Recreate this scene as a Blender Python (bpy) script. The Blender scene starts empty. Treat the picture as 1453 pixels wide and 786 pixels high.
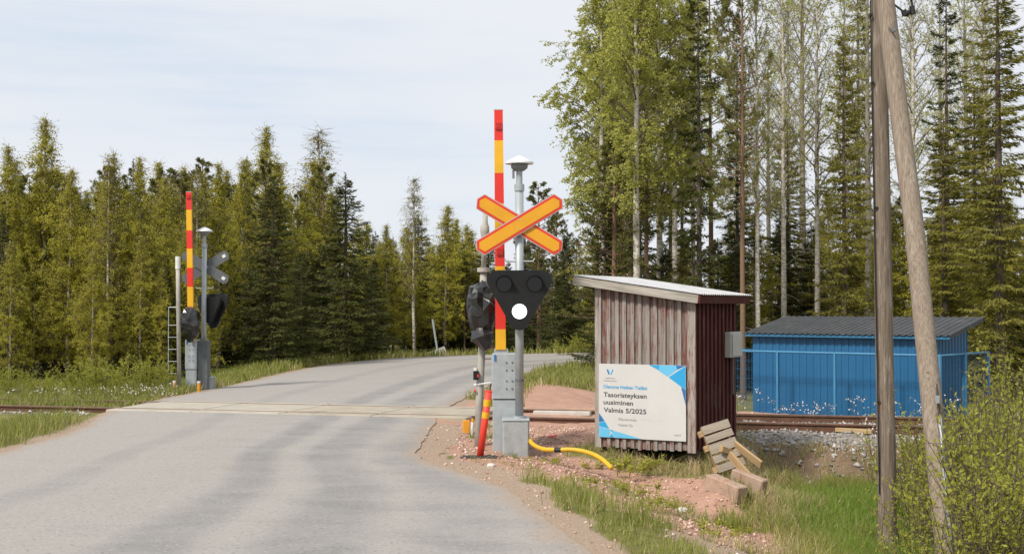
import bpy, math, random
import numpy as np
from mathutils import Vector, Matrix
R = math.radians
SC = bpy.context.scene
COL = SC.collection
# ------------------------------------------------------------------ camera, sky, sun, exposure
FPX, CX, CY, EYE = 1870.0, 726.5, 393.0, 1.82      # focal length in photo pixels, centre, eye height
PITCH = math.atan(42 / FPX)
cd = bpy.data.cameras.new('camera'); cam = bpy.data.objects.new('camera', cd); COL.objects.link(cam)
cam.location = (0, 0, EYE); cam.rotation_euler = (R(90) + PITCH, 0, 0)
cd.sensor_width = 36; cd.lens = 36 * FPX / 1453; cd.clip_end = 3000; cd.clip_start = 0.1
SC.camera = cam
SUN_AZ, SUN_EL = R(222), R(46)                      # azimuth clockwise from +Y: behind the camera, to the left
SUND = Vector((math.sin(SUN_AZ) * math.cos(SUN_EL), math.cos(SUN_AZ) * math.cos(SUN_EL), math.sin(SUN_EL)))
ld = bpy.data.lights.new('sun', 'SUN'); ld.energy = 3.2; ld.angle = R(9); ld.color = (1.0, 0.93, 0.83)
sun = bpy.data.objects.new('sun', ld); COL.objects.link(sun)
sun.rotation_euler = SUND.to_track_quat('Z', 'Y').to_euler()
W = bpy.data.worlds.new('World'); SC.world = W; W.use_nodes = True
wt = W.node_tree; wt.nodes.clear()


def nd(nt, typ, ins=None, **kw):
    n = nt.nodes.new(typ)
    for k, v in kw.items():
        setattr(n, k, v)
    for k, v in (ins or {}).items():
        if isinstance(v, bpy.types.NodeSocket):
            nt.links.new(v, n.inputs[k])
        else:
            n.inputs[k].default_value = v
    return n


def ramp(nt, fac, stops):
    n = nt.nodes.new('ShaderNodeValToRGB'); nt.links.new(fac, n.inputs[0])
    e = n.color_ramp.elements
    while len(e) < len(stops):
        e.new(0.5)
    for el, (p, c) in zip(e, stops):
        el.position = p; el.color = c if len(c) == 4 else (*c, 1)
    return n.outputs[0]


def mixc(nt, fac, a, b, mode='MIX'):
    n = nt.nodes.new('ShaderNodeMix'); n.data_type = 'RGBA'; n.blend_type = mode
    for s, v in ((n.inputs[0], fac), (n.inputs[6], a), (n.inputs[7], b)):
        if isinstance(v, bpy.types.NodeSocket):
            nt.links.new(v, s)
        else:
            s.default_value = v if not isinstance(v, tuple) or len(v) == 4 else (*v, 1)
    return n.outputs[2]


def mth(nt, op, a, b=0.0, c=None):
    n = nt.nodes.new('ShaderNodeMath'); n.operation = op
    for s, v in zip(n.inputs, (a, b) if c is None else (a, b, c)):
        if isinstance(v, bpy.types.NodeSocket):
            nt.links.new(v, s)
        else:
            s.default_value = v
    return n.outputs[0]


sky = nd(wt, 'ShaderNodeTexSky', sky_type='NISHITA', sun_disc=False, sun_elevation=SUN_EL, sun_rotation=SUN_AZ,
         air_density=1.0, dust_density=1.2, ozone_density=1.2)
tc = nd(wt, 'ShaderNodeTexCoord')
mp = nd(wt, 'ShaderNodeMapping', {'Vector': tc.outputs['Generated'], 'Scale': (1.6, 1.6, 9.0), 'Location': (0.6, 0.3, 0.2)})
n1 = nd(wt, 'ShaderNodeTexNoise', {'Vector': mp.outputs[0], 'Scale': 1.5, 'Detail': 6.0, 'Roughness': 0.5})
mp2 = nd(wt, 'ShaderNodeMapping', {'Vector': tc.outputs['Generated'], 'Scale': (2.0, 2.0, 30.0), 'Rotation': (0, 0.06, 0)})
n2 = nd(wt, 'ShaderNodeTexNoise', {'Vector': mp2.outputs[0], 'Scale': 2.4, 'Detail': 4.0, 'Roughness': 0.55})
veil = ramp(wt, n1.outputs['Fac'], [(0.36, (0.93,) * 3), (0.52, (0.99,) * 3)])
ccol = ramp(wt, mth(wt, 'ADD', mth(wt, 'MULTIPLY', n1.outputs['Fac'], 0.72), mth(wt, 'MULTIPLY', n2.outputs['Fac'], 0.28)), [(0.34, (5.3, 5.85, 6.6)), (0.43, (5.9, 6.2, 6.68)), (0.55, (6.15, 6.35, 6.7))])
skyc = mixc(wt, veil, sky.outputs[0], ccol)
bg = nd(wt, 'ShaderNodeBackground', {'Color': skyc, 'Strength': 0.10})
wo = nd(wt, 'ShaderNodeOutputWorld', {'Surface': bg.outputs[0]})
vs = SC.view_settings
vs.view_transform = 'Standard'; vs.look = 'None'; vs.gamma = 1; vs.use_curve_mapping = False; vs.exposure = 0.45
SC.cycles.max_bounces = 6; SC.cycles.transparent_max_bounces = 8
rng = np.random.default_rng(7); random.seed(7)


# ------------------------------------------------------------------ helpers
def at(px, py, Y):
    """world point at depth Y that the photograph shows at pixel (px, py)"""
    d = Vector((0, math.cos(PITCH), math.sin(PITCH))) + Vector((1, 0, 0)) * ((px - CX) / FPX) \
        + Vector((0, -math.sin(PITCH), math.cos(PITCH))) * ((CY - py) / FPX)
    return Vector((0, 0, EYE)) + d * (Y / d.y)


class MB:
    """collects shapes; build() links them as one mesh object"""
    def __init__(s):
        s.v = []; s.f = []; s.m = []

    def add(s, vs_, fs_, mi=0):
        b = len(s.v); s.v += [tuple(v) for v in vs_]
        s.f += [tuple(b + i for i in f) for f in fs_]; s.m += [mi] * len(fs_)

    def box(s, lo, hi, M=None, mi=0, bev=0.0):
        x0, y0, z0 = lo; x1, y1, z1 = hi
        if bev > 0:                                      # chamfered along the vertical and top edges
            b = bev
            ring = lambda z, i: [(x0 + b, y0 + i, z), (x1 - b, y0 + i, z), (x1 - i, y0 + b, z), (x1 - i, y1 - b, z),
                                 (x1 - b, y1 - i, z), (x0 + b, y1 - i, z), (x0 + i, y1 - b, z), (x0 + i, y0 + b, z)]
            vs_ = ring(z0, 0) + ring(z1 - b, 0) + [(x0 + (b if x < (x0 + x1) / 2 else 0) if False else x, y, z) for x, y, z in ring(z1, b)]
            fs_ = [tuple(range(7, -1, -1))]
            for k in range(2):
                fs_ += [(k * 8 + i, k * 8 + (i + 1) % 8, k * 8 + 8 + (i + 1) % 8, k * 8 + 8 + i) for i in range(8)]
            fs_.append(tuple(range(16, 24)))
        else:
            vs_ = [(x0, y0, z0), (x1, y0, z0), (x1, y1, z0), (x0, y1, z0), (x0, y0, z1), (x1, y0, z1), (x1, y1, z1), (x0, y1, z1)]
            fs_ = [(3, 2, 1, 0), (4, 5, 6, 7), (0, 1, 5, 4), (1, 2, 6, 5), (2, 3, 7, 6), (3, 0, 4, 7)]
        if M is not None:
            vs_ = [M @ Vector(v) for v in vs_]
        s.add(vs_, fs_, mi); return s

    def tube(s, pts, rad, n=8, mi=0, caps=True):
        pts = [Vector(p) for p in pts]
        if not hasattr(rad, '__len__'):
            rad = [rad] * len(pts)
        vs_ = []; ref = None
        for i, p in enumerate(pts):
            t = (pts[min(i + 1, len(pts) - 1)] - pts[max(i - 1, 0)]).normalized()
            if ref is None:
                ref = Vector((1, 0, 0)) if abs(t.x) < 0.9 else Vector((0, 1, 0))
            a = (ref - t * ref.dot(t)).normalized(); b = t.cross(a); ref = a
            vs_ += [p + (a * math.cos(2 * math.pi * k / n) + b * math.sin(2 * math.pi * k / n)) * rad[i] for k in range(n)]
        fs_ = [(i * n + k, i * n + (k + 1) % n, (i + 1) * n + (k + 1) % n, (i + 1) * n + k)
               for i in range(len(pts) - 1) for k in range(n)]
        if caps:
            fs_ += [tuple(range(n - 1, -1, -1)), tuple((len(pts) - 1) * n + k for k in range(n))]
        s.add(vs_, fs_, mi); return s

    def prism(s, poly, M, t, mi=0):
        """poly in the local xy plane, extruded by t along local z, placed by M"""
        n = len(poly)
        vs_ = [M @ Vector((x, y, 0)) for x, y in poly] + [M @ Vector((x, y, t)) for x, y in poly]
        fs_ = [tuple(range(n - 1, -1, -1)), tuple(range(n, 2 * n))] + [(i, (i + 1) % n, n + (i + 1) % n, n + i) for i in range(n)]
        s.add(vs_, fs_, mi); return s

    def build(s, name, mats, parent=None, smooth=False, loc=None):
        me = bpy.data.meshes.new(name); me.from_pydata(s.v, [], s.f)
        for m in (mats if isinstance(mats, (list, tuple)) else [mats]):
            me.materials.append(m)
        if any(s.m):
            me.polygons.foreach_set('material_index', s.m)
        if smooth:
            me.polygons.foreach_set('use_smooth', [True] * len(s.f))
        me.update()
        o = bpy.data.objects.new(name, me); COL.objects.link(o)
        if parent is not None:
            o.parent = parent
        if loc is not None:
            o.location = loc
        return o


def tag(o, label=None, cat=None, group=None, kind=None):
    for k, v in (('label', label), ('category', cat), ('group', group), ('kind', kind)):
        if v:
            o[k] = v
    return o


def thing(name, label, cat, loc=(0, 0, 0), rotz=0.0, group=None):
    o = bpy.data.objects.new(name, None); COL.objects.link(o); o.location = loc; o.rotation_euler = (0, 0, rotz)
    o.empty_display_size = 0.2
    return tag(o, label, cat, group)


def child(name, mesh, parent, loc=(0, 0, 0), rot=None, scale=None):
    o = bpy.data.objects.new(name, mesh); COL.objects.link(o); o.parent = parent; o.location = loc
    if rot is not None:
        o.rotation_euler = rot
    if scale is not None:
        o.scale = scale
    return o


def np_mesh(name, V, F, mats, attr=None, smooth=False):
    """V (n,3), F (m,k) numpy arrays"""
    me = bpy.data.meshes.new(name); k = F.shape[1]
    me.vertices.add(len(V)); me.vertices.foreach_set('co', V.astype(np.float32).ravel())
    me.loops.add(F.size); me.loops.foreach_set('vertex_index', F.astype(np.int32).ravel())
    me.polygons.add(len(F)); me.polygons.foreach_set('loop_start', np.arange(0, F.size, k, dtype=np.int32))
    me.polygons.foreach_set('loop_total', np.full(len(F), k, dtype=np.int32))
    for m in (mats if isinstance(mats, (list, tuple)) else [mats]):
        me.materials.append(m)
    if smooth:
        me.polygons.foreach_set('use_smooth', np.ones(len(F), dtype=bool))
    me.update(calc_edges=True); me.validate()
    for an, av in (attr or {}).items():
        if av.ndim == 2:
            a = me.color_attributes.new(an, 'FLOAT_COLOR', 'POINT')
            a.data.foreach_set('color', np.concatenate([av, np.ones((len(av), 1))], 1).astype(np.float32).ravel())
        else:
            a = me.attributes.new(an, 'FLOAT', 'POINT'); a.data.foreach_set('value', av.astype(np.float32))
    return me


def link(name, me, parent=None):
    o = bpy.data.objects.new(name, me); COL.objects.link(o)
    if parent is not None:
        o.parent = parent
    return o


def vnoise(x, y, seed=0):
    """cheap smooth value noise, arrays in, 0..1 out"""
    xi = np.floor(x).astype(np.int64); yi = np.floor(y).astype(np.int64); fx = x - xi; fy = y - yi
    fx = fx * fx * (3 - 2 * fx); fy = fy * fy * (3 - 2 * fy)
    h = lambda a, b: (np.sin(a * 127.1 + b * 311.7 + seed * 74.7) * 43758.5453) % 1.0
    return (h(xi, yi) * (1 - fx) + h(xi + 1, yi) * fx) * (1 - fy) + (h(xi, yi + 1) * (1 - fx) + h(xi + 1, yi + 1) * fx) * fy


def sst(x, a, b):
    t = np.clip((x - a) / (b - a), 0, 1); return t * t * (3 - 2 * t)


# ------------------------------------------------------------------ materials
def new_mat(name):
    m = bpy.data.materials.new(name); m.use_nodes = True; nt = m.node_tree; nt.nodes.clear()
    o = nt.nodes.new('ShaderNodeOutputMaterial'); b = nt.nodes.new('ShaderNodeBsdfPrincipled')
    nt.links.new(b.outputs[0], o.inputs[0]); return m, nt, b, o


def mat(name, col, rough=0.6, metal=0.0, vary=0.15, scale=6.0, bump=0.0, bscale=60.0, dirt=None, stretch=(1, 1, 1), spec=0.5):
    m, nt, b, o = new_mat(name); col = tuple(c * 0.86 for c in col)
    if dirt:
        dirt = (tuple(c * 0.86 for c in dirt[0]), dirt[1], dirt[2])
    g = nd(nt, 'ShaderNodeNewGeometry'); mpp = nd(nt, 'ShaderNodeMapping', {'Vector': g.outputs['Position'], 'Scale': stretch})
    n = nd(nt, 'ShaderNodeTexNoise', {'Vector': mpp.outputs[0], 'Scale': scale, 'Detail': 5.0, 'Roughness': 0.6})
    lo = tuple(c * (1 - vary) for c in col); hi = tuple(min(1, c * (1 + vary)) for c in col)
    c = ramp(nt, n.outputs['Fac'], [(0.3, lo), (0.7, hi)])
    if dirt:                                             # (colour, noise scale, threshold)
        n2_ = nd(nt, 'ShaderNodeTexNoise', {'Vector': mpp.outputs[0], 'Scale': dirt[1], 'Detail': 8.0, 'Roughness': 0.7})
        f = ramp(nt, n2_.outputs['Fac'], [(dirt[2], (0,) * 3), (dirt[2] + 0.12, (1,) * 3)])
        c = mixc(nt, f, c, dirt[0])
    nt.links.new(c, b.inputs['Base Color'])
    b.inputs['Roughness'].default_value = rough; b.inputs['Metallic'].default_value = metal
    b.inputs['Specular IOR Level'].default_value = spec
    if bump:
        nb = nd(nt, 'ShaderNodeTexNoise', {'Vector': mpp.outputs[0], 'Scale': bscale, 'Detail': 4.0})
        bp = nd(nt, 'ShaderNodeBump', {'Height': nb.outputs['Fac'], 'Strength': bump, 'Distance': 0.02})
        nt.links.new(bp.outputs[0], b.inputs['Normal'])
    return m


def leaf_mat(name, c1, c2, trans=0.45, tcol=None):
    m, nt, b, o = new_mat(name)
    g = nd(nt, 'ShaderNodeNewGeometry'); oi = nd(nt, 'ShaderNodeObjectInfo')
    n = nd(nt, 'ShaderNodeTexNoise', {'Vector': g.outputs['Position'], 'Scale': 1.1, 'Detail': 3.0})
    f = mth(nt, 'ADD', mth(nt, 'MULTIPLY', n.outputs['Fac'], 0.55), mth(nt, 'MULTIPLY', g.outputs['Random Per Island'], 0.35))
    f = mth(nt, 'ADD', f, mth(nt, 'MULTIPLY', oi.outputs['Random'], 0.3))
    c = ramp(nt, f, [(0.3, c1), (0.9, c2)])
    df = nd(nt, 'ShaderNodeBsdfDiffuse', {'Color': c})
    tr = nd(nt, 'ShaderNodeBsdfTranslucent', {'Color': mixc(nt, 0.5, c, tcol or c2)})
    mx = nd(nt, 'ShaderNodeMixShader', {0: trans, 1: df.outputs[0], 2: tr.outputs[0]})
    nt.links.new(mx.outputs[0], o.inputs[0]); return m


def attr_leaf_mat(name, trans=0.3):
    m, nt, b, o = new_mat(name)
    a = nd(nt, 'ShaderNodeVertexColor', layer_name='tint')
    df = nd(nt, 'ShaderNodeBsdfDiffuse', {'Color': a.outputs[0]}); tr = nd(nt, 'ShaderNodeBsdfTranslucent', {'Color': a.outputs[0]})
    mx = nd(nt, 'ShaderNodeMixShader', {0: trans, 1: df.outputs[0], 2: tr.outputs[0]})
    nt.links.new(mx.outputs[0], o.inputs[0]); return m


def wood_mat(name, base, dark, paint=None, cover=0.5, grain=60.0, axis=2, rough=0.85, coord='Position', streak=None):
    """weathered wood with grain along one axis; paint = colour left in flakes"""
    m, nt, b, o = new_mat(name); base, dark = tuple(c * 0.86 for c in base), tuple(c * 0.86 for c in dark)
    paint = tuple(c * 0.86 for c in paint) if paint else None
    if coord == 'Position':
        src = nd(nt, 'ShaderNodeNewGeometry').outputs['Position']
    else:
        src = nd(nt, 'ShaderNodeTexCoord').outputs['Object']
    sc = [1, 1, 1]; sc[axis] = 0.04
    mpp = nd(nt, 'ShaderNodeMapping', {'Vector': src, 'Scale': tuple(sc)})
    n = nd(nt, 'ShaderNodeTexNoise', {'Vector': mpp.outputs[0], 'Scale': grain, 'Detail': 6.0, 'Roughness': 0.65})
    oi = nd(nt, 'ShaderNodeObjectInfo')
    c = ramp(nt, n.outputs['Fac'], [(0.28, dark), (0.62, base), (0.8, tuple(min(1, x * 1.25) for x in base))])
    c = mixc(nt, mth(nt, 'MULTIPLY', oi.outputs['Random'], 0.35), c, dark)
    if paint:
        sc2 = [1, 1, 1]; sc2[axis] = 0.14
        mq = nd(nt, 'ShaderNodeMapping', {'Vector': src, 'Scale': tuple(sc2)})
        np_ = nd(nt, 'ShaderNodeTexNoise', {'Vector': mq.outputs[0], 'Scale': 26.0, 'Detail': 8.0, 'Roughness': 0.75})
        nl = nd(nt, 'ShaderNodeTexNoise', {'Vector': src, 'Scale': 2.3, 'Detail': 2.0})
        f0 = mth(nt, 'ADD', mth(nt, 'ADD', np_.outputs['Fac'], mth(nt, 'MULTIPLY', oi.outputs['Random'], 0.10)), mth(nt, 'MULTIPLY', nl.outputs['Fac'], 0.25))
        f = ramp(nt, f0, [(1.0 - cover * 0.5 - 0.14, (0,) * 3), (1.0 - cover * 0.5 + 0.0, (1,) * 3)])
        pc = mixc(nt, n.outputs['Fac'], tuple(x * 0.65 for x in paint), tuple(min(1, x * 1.3) for x in paint))
        c = mixc(nt, f, c, pc)
    nt.links.new(c, b.inputs['Base Color']); b.inputs['Roughness'].default_value = rough
    b.inputs['Specular IOR Level'].default_value = 0.25
    bp = nd(nt, 'ShaderNodeBump', {'Height': n.outputs['Fac'], 'Strength': 0.5, 'Distance': 0.006})
    nt.links.new(bp.outputs[0], b.inputs['Normal']); return m


M = {}
M['galv'] = mat('galvanised_steel', (0.42, 0.46, 0.48), 0.5, 0.25, 0.12, 9, 0.05, 80, dirt=((0.33, 0.34, 0.33), 4.0, 0.6))
M['galv_dark'] = mat('dull_grey_steel', (0.13, 0.14, 0.15), 0.55, 0.3, 0.15, 12)
M['concrete_pad'] = mat('grey_concrete', (0.36, 0.38, 0.385), 0.85, 0, 0.14, 7, 0.2, 60, dirt=((0.26, 0.25, 0.23), 5.0, 0.6))
M['red'] = mat('red_reflective_film', (0.78, 0.035, 0.02), 0.4, 0, 0.06, 5)
M['yellow'] = mat('yellow_reflective_film', (0.82, 0.44, 0.015), 0.4, 0, 0.06, 5)
M['cross_yellow'] = mat('orange_yellow_film', (0.76, 0.36, 0.012), 0.4, 0, 0.08, 4, dirt=((0.60, 0.29, 0.03), 7.0, 0.66))
M['cross_red'] = mat('scarlet_film', (0.70, 0.045, 0.025), 0.4, 0, 0.06, 4)
M['alu'] = mat('bare_aluminium_edge', (0.6, 0.58, 0.54), 0.45, 0.4, 0.08, 6)
M['black'] = mat('black_painted_metal', (0.010, 0.011, 0.012), 0.6, 0, 0.3, 8, spec=0.3)
M['lens_dark'] = mat('unlit_dark_lens', (0.006, 0.006, 0.007), 0.15, 0, 0.2, 8)
M['lens_red'] = mat('red_lens', (0.55, 0.02, 0.015), 0.2, 0, 0.1, 8)
M['white'] = mat('white_enamel', (0.74, 0.75, 0.75), 0.45, 0, 0.08, 8, dirt=((0.5, 0.5, 0.48), 9.0, 0.62))
M['bell_grey'] = mat('bell_casting_grey', (0.24, 0.26, 0.27), 0.55, 0.2, 0.15, 12)
M['plastic'] = mat('black_plastic_sheet', (0.014, 0.014, 0.015), 0.28, 0, 0.4, 12, spec=0.7)
M['old_mast'] = mat('weathered_whitish_mast_paint', (0.42, 0.40, 0.36), 0.75, 0, 0.2, 14, 0.1, 60, dirt=((0.22, 0.18, 0.13), 11.0, 0.60), stretch=(1, 1, 0.35))
M['bollard_red'] = mat('orange_red_plastic', (0.80, 0.055, 0.03), 0.5, 0, 0.07, 6, dirt=((0.5, 0.1, 0.06), 14.0, 0.7))
M['rubber'] = mat('dark_rubber', (0.035, 0.035, 0.033), 0.8, 0, 0.25, 12)
M['hose'] = mat('yellow_corrugated_duct', (0.70, 0.42, 0.02), 0.5, 0, 0.12, 10, dirt=((0.4, 0.24, 0.08), 12.0, 0.66))
M['shed_front'] = wood_mat('weathered_grey_shed_board', (0.33, 0.295, 0.27), (0.15, 0.122, 0.105), (0.18, 0.066, 0.05), 0.45)
M['shed_batten'] = wood_mat('weathered_grey_shed_batten', (0.39, 0.36, 0.335), (0.19, 0.165, 0.15), (0.20, 0.075, 0.058), 0.37)
M['shed_red'] = wood_mat('falu_red_shed_board', (0.17, 0.12, 0.105), (0.07, 0.034, 0.028), (0.088, 0.021, 0.017), 0.72)
M['shed_corner'] = wood_mat('bleached_corner_board', (0.47, 0.43, 0.39), (0.25, 0.22, 0.20), (0.17, 0.05, 0.038), 0.33)
M['fascia_grey'] = wood_mat('bleached_fascia_board', (0.46, 0.43, 0.38), (0.22, 0.20, 0.17), None, axis=0, coord='Object')
M['shed_roof'] = mat('pale_corrugated_metal', (0.60, 0.60, 0.60), 0.45, 0.3, 0.12, 5, dirt=((0.36, 0.34, 0.32), 6.0, 0.58))
M['blue'] = mat('blue_painted_steel', (0.012, 0.118, 0.27), 0.5, 0, 0.10, 3, dirt=((0.02, 0.11, 0.25), 5.0, 0.66), stretch=(1, 1, 0.3))
M['blue_pale'] = mat('pale_blue_trim', (0.05, 0.22, 0.40), 0.5, 0, 0.1, 5)
M['hut_roof'] = mat('dark_grey_corrugated_roof', (0.055, 0.058, 0.06), 0.6, 0.1, 0.25, 3, dirt=((0.14, 0.14, 0.13), 5.0, 0.58))
M['meter'] = mat('light_grey_plastic_box', (0.46, 0.46, 0.43), 0.55, 0, 0.1, 8)
M['pole'] = wood_mat('weathered_pole_wood', (0.29, 0.235, 0.185), (0.085, 0.062, 0.045), (0.36, 0.31, 0.255), 0.34, grain=90)
M['brace'] = wood_mat('grey_brown_brace_wood', (0.36, 0.295, 0.235), (0.15, 0.115, 0.085), (0.40, 0.345, 0.285), 0.34, grain=90)
M['pallet_grey'] = wood_mat('grey_pallet_wood', (0.42, 0.365, 0.295), (0.22, 0.185, 0.145), None, axis=0, coord='Object', grain=70)
M['plank_yellow'] = wood_mat('fresh_yellow_timber', (0.52, 0.38, 0.21), (0.30, 0.19, 0.09), None, axis=0, coord='Object', grain=50)
M['block'] = mat('brown_pink_concrete_block', (0.42, 0.30, 0.225), 0.9, 0, 0.18, 8, 0.4, 60, dirt=((0.40, 0.22, 0.15), 5.0, 0.52))
M['rail_side'] = mat('rusty_rail_steel', (0.13, 0.065, 0.038), 0.75, 0.2, 0.3, 10)
M['rail_top'] = mat('worn_rail_head', (0.24, 0.16, 0.12), 0.4, 0.6, 0.25, 12, stretch=(1, 1, 1))
M['sleeper'] = mat('dark_oiled_timber_sleeper', (0.085, 0.06, 0.045), 0.9, 0, 0.3, 10, 0.3, 50)
M['deck'] = mat('sandy_crossing_panel', (0.40, 0.355, 0.275), 0.9, 0, 0.16, 2.5, 0.25, 70, dirt=((0.27, 0.255, 0.225), 1.6, 0.55))
M['deck_white'] = mat('pale_crossing_panel', (0.44, 0.40, 0.33), 0.9, 0, 0.12, 2.5, 0.25, 70, dirt=((0.38, 0.36, 0.32), 1.6, 0.56))
M['beam_white'] = mat('pale_edge_beam', (0.55, 0.52, 0.47), 0.85, 0, 0.12, 6, dirt=((0.34, 0.27, 0.22), 7.0, 0.58))
M['stone'] = mat('pale_granite', (0.40, 0.38, 0.36), 0.9, 0, 0.25, 14, 0.3, 40)
M['stone_white'] = mat('whitish_stone', (0.62, 0.58, 0.54), 0.9, 0, 0.12, 14, 0.3, 40)
M['sign_white'] = mat('sign_panel_white', (0.60, 0.61, 0.60), 0.5, 0, 0.04, 3, dirt=((0.52, 0.52, 0.50), 3.0, 0.66))
M['s_cyan'] = mat('print_sky_blue', (0.13, 0.50, 0.78), 0.5, 0, 0.03, 3)
M['s_mid'] = mat('print_bright_blue', (0.02, 0.36, 0.70), 0.5, 0, 0.03, 3)
M['s_blue'] = mat('print_deep_blue', (0.015, 0.16, 0.42), 0.5, 0, 0.03, 3)
M['s_line'] = mat('print_pale_line', (0.45, 0.66, 0.78), 0.5, 0, 0.03, 3)
M['s_text'] = mat('print_dark_grey', (0.05, 0.055, 0.06), 0.5, 0, 0.05, 3)
M['s_grey'] = mat('print_light_grey', (0.26, 0.27, 0.28), 0.5, 0, 0.05, 3)
M['s_faint'] = mat('print_faded_grey', (0.47, 0.48, 0.48), 0.5, 0, 0.05, 3)
M['cable'] = mat('black_cable', (0.012, 0.012, 0.012), 0.6, 0, 0.2, 8)
M['orange'] = mat('orange_marker_plastic', (0.75, 0.32, 0.02), 0.5, 0, 0.1, 8)
M['birch_leaf'] = leaf_mat('spring_birch_leaf', (0.33, 0.315, 0.04), (0.52, 0.48, 0.09), 0.5, (0.62, 0.58, 0.10))
M['aspen_leaf'] = leaf_mat('fresh_pale_leaf', (0.31, 0.32, 0.06), (0.49, 0.49, 0.14), 0.5, (0.58, 0.59, 0.15))
M['willow_leaf'] = leaf_mat('willow_leaf', (0.26, 0.28, 0.04), (0.43, 0.43, 0.09), 0.48, (0.52, 0.53, 0.10))
M['spruce_leaf'] = leaf_mat('spruce_needles', (0.040, 0.052, 0.018), (0.105, 0.112, 0.034), 0.18)
M['spruce_gold'] = leaf_mat('olive_spruce_needles', (0.115, 0.115, 0.028), (0.26, 0.24, 0.055), 0.25)
M['pine_leaf'] = leaf_mat('pine_needles', (0.11, 0.12, 0.036), (0.22, 0.215, 0.066), 0.25)
M['twig'] = mat('brown_twig', (0.13, 0.095, 0.07), 0.9, 0, 0.2, 8)
M['twig_pale'] = mat('pale_grey_twig', (0.23, 0.19, 0.15), 0.9, 0, 0.2, 8)
M['bark_spruce'] = mat('grey_brown_spruce_bark', (0.13, 0.10, 0.078), 0.95, 0, 0.3, 14, 0.6, 30, dirt=((0.20, 0.19, 0.165), 3.0, 0.56), stretch=(1, 1, 0.35))
M['bark_aspen'] = mat('grey_green_aspen_bark', (0.30, 0.27, 0.215), 0.9, 0, 0.25, 9, 0.3, 30, dirt=((0.13, 0.11, 0.09), 4.0, 0.62), stretch=(1, 1, 0.5))
M['grass'] = attr_leaf_mat('grass_blade', 0.35)
M['flower'] = mat('white_petal', (0.66, 0.61, 0.58), 0.8, 0, 0.12, 20)


def pine_bark():
    m, nt, b, o = new_mat('pine_bark')
    tcx = nd(nt, 'ShaderNodeTexCoord'); sp = nd(nt, 'ShaderNodeSeparateXYZ', {0: tcx.outputs['Object']})
    n = nd(nt, 'ShaderNodeTexNoise', {'Vector': tcx.outputs['Object'], 'Scale': 9.0, 'Detail': 6.0})
    f = mth(nt, 'ADD', mth(nt, 'MULTIPLY', sp.outputs[2], 0.14), mth(nt, 'MULTIPLY', n.outputs['Fac'], 0.5))
    c = ramp(nt, f, [(0.35, (0.12, 0.085, 0.062)), (0.75, (0.185, 0.112, 0.070))])
    nt.links.new(c, b.inputs['Base Color']); b.inputs['Roughness'].default_value = 0.95
    return m


def birch_bark():
    m, nt, b, o = new_mat('birch_bark')
    g = nd(nt, 'ShaderNodeTexCoord')
    mpp = nd(nt, 'ShaderNodeMapping', {'Vector': g.outputs['Object'], 'Scale': (2.2, 2.2, 5.0)})
    n = nd(nt, 'ShaderNodeTexNoise', {'Vector': mpp.outputs[0], 'Scale': 3.0, 'Detail': 6.0, 'Roughness': 0.7})
    sp = nd(nt, 'ShaderNodeSeparateXYZ', {0: g.outputs['Object']})
    low = mth(nt, 'MULTIPLY', mth(nt, 'SUBTRACT', 1.0, mth(nt, 'MINIMUM', mth(nt, 'MULTIPLY', sp.outputs[2], 0.5), 1.0)), 0.22)
    f = mth(nt, 'SUBTRACT', n.outputs['Fac'], low)
    c = ramp(nt, f, [(0.30, (0.05, 0.042, 0.035)), (0.43, (0.36, 0.32, 0.27)), (0.56, (0.60, 0.56, 0.49))])
    nt.links.new(c, b.inputs['Base Color']); b.inputs['Roughness'].default_value = 0.8
    return m


M['bark_pine'] = pine_bark(); M['bark_birch'] = birch_bark()


def emit_mat(name, col, st):
    m, nt, b, o = new_mat(name)
    b.inputs['Base Color'].default_value = (0.8, 0.8, 0.8, 1); b.inputs['Emission Color'].default_value = (*col, 1)
    b.inputs['Emission Strength'].default_value = st; return m


M['lamp_lit'] = emit_mat('lit_white_signal_lamp', (1, 0.99, 0.97), 1.2)

# ------------------------------------------------------------------ layout of the place
TS = -0.27; TYAW = math.atan(TS); TC = math.cos(TYAW)


def trackY(X):
    return 22.49 + TS * X


def dtrack(X, Y):
    """metres from the track's centre line, positive on the camera's side"""
    return (trackY(X) - Y) * TC


EDGE = [((-8.4, -6), (3.0, -6)), ((-7.5, 2), (1.9, 2)), ((-6.9, 8), (0.85, 8)), ((-6.6, 11), (0.28, 11)), ((-6.45, 13.5), (-0.20, 13.5)),
        ((-6.4, 16.4), (-1.05, 15.8)), ((-6.4, 19.5), (-1.28, 18.2)), ((-6.9, 22.8), (-1.3, 21.4)), ((-6.75, 26.5), (-1.12, 24.5)),
        ((-6.4, 31), (-0.75, 28.5)), ((-6.2, 36), (-0.25, 33)), ((-5.8, 41), (0.45, 36.6)), ((-4.7, 45.4), (1.7, 40.2)),
        ((-2.6, 48.6), (4.0, 43.2)), ((1.6, 51.6), (8.5, 46.2)), ((9, 55), (15, 49)), ((22, 59.5), (27, 53)), ((45, 66), (48, 59))]


def catmull(pts, k):
    pts = np.array(pts, float); out = []
    for i in range(len(pts) - 1):
        p0, p1, p2, p3 = pts[max(i - 1, 0)], pts[i], pts[i + 1], pts[min(i + 2, len(pts) - 1)]
        for t in np.arange(k) / k:
            out.append(0.5 * (2 * p1 + (p2 - p0) * t + (2 * p0 - 5 * p1 + 4 * p2 - p3) * t * t + (3 * p1 - p0 - 3 * p2 + p3) * t ** 3))
    out.append(pts[-1]); return np.array(out)


LE = catmull([e[0] for e in EDGE], 12); RE = catmull([e[1] for e in EDGE], 12)


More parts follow.
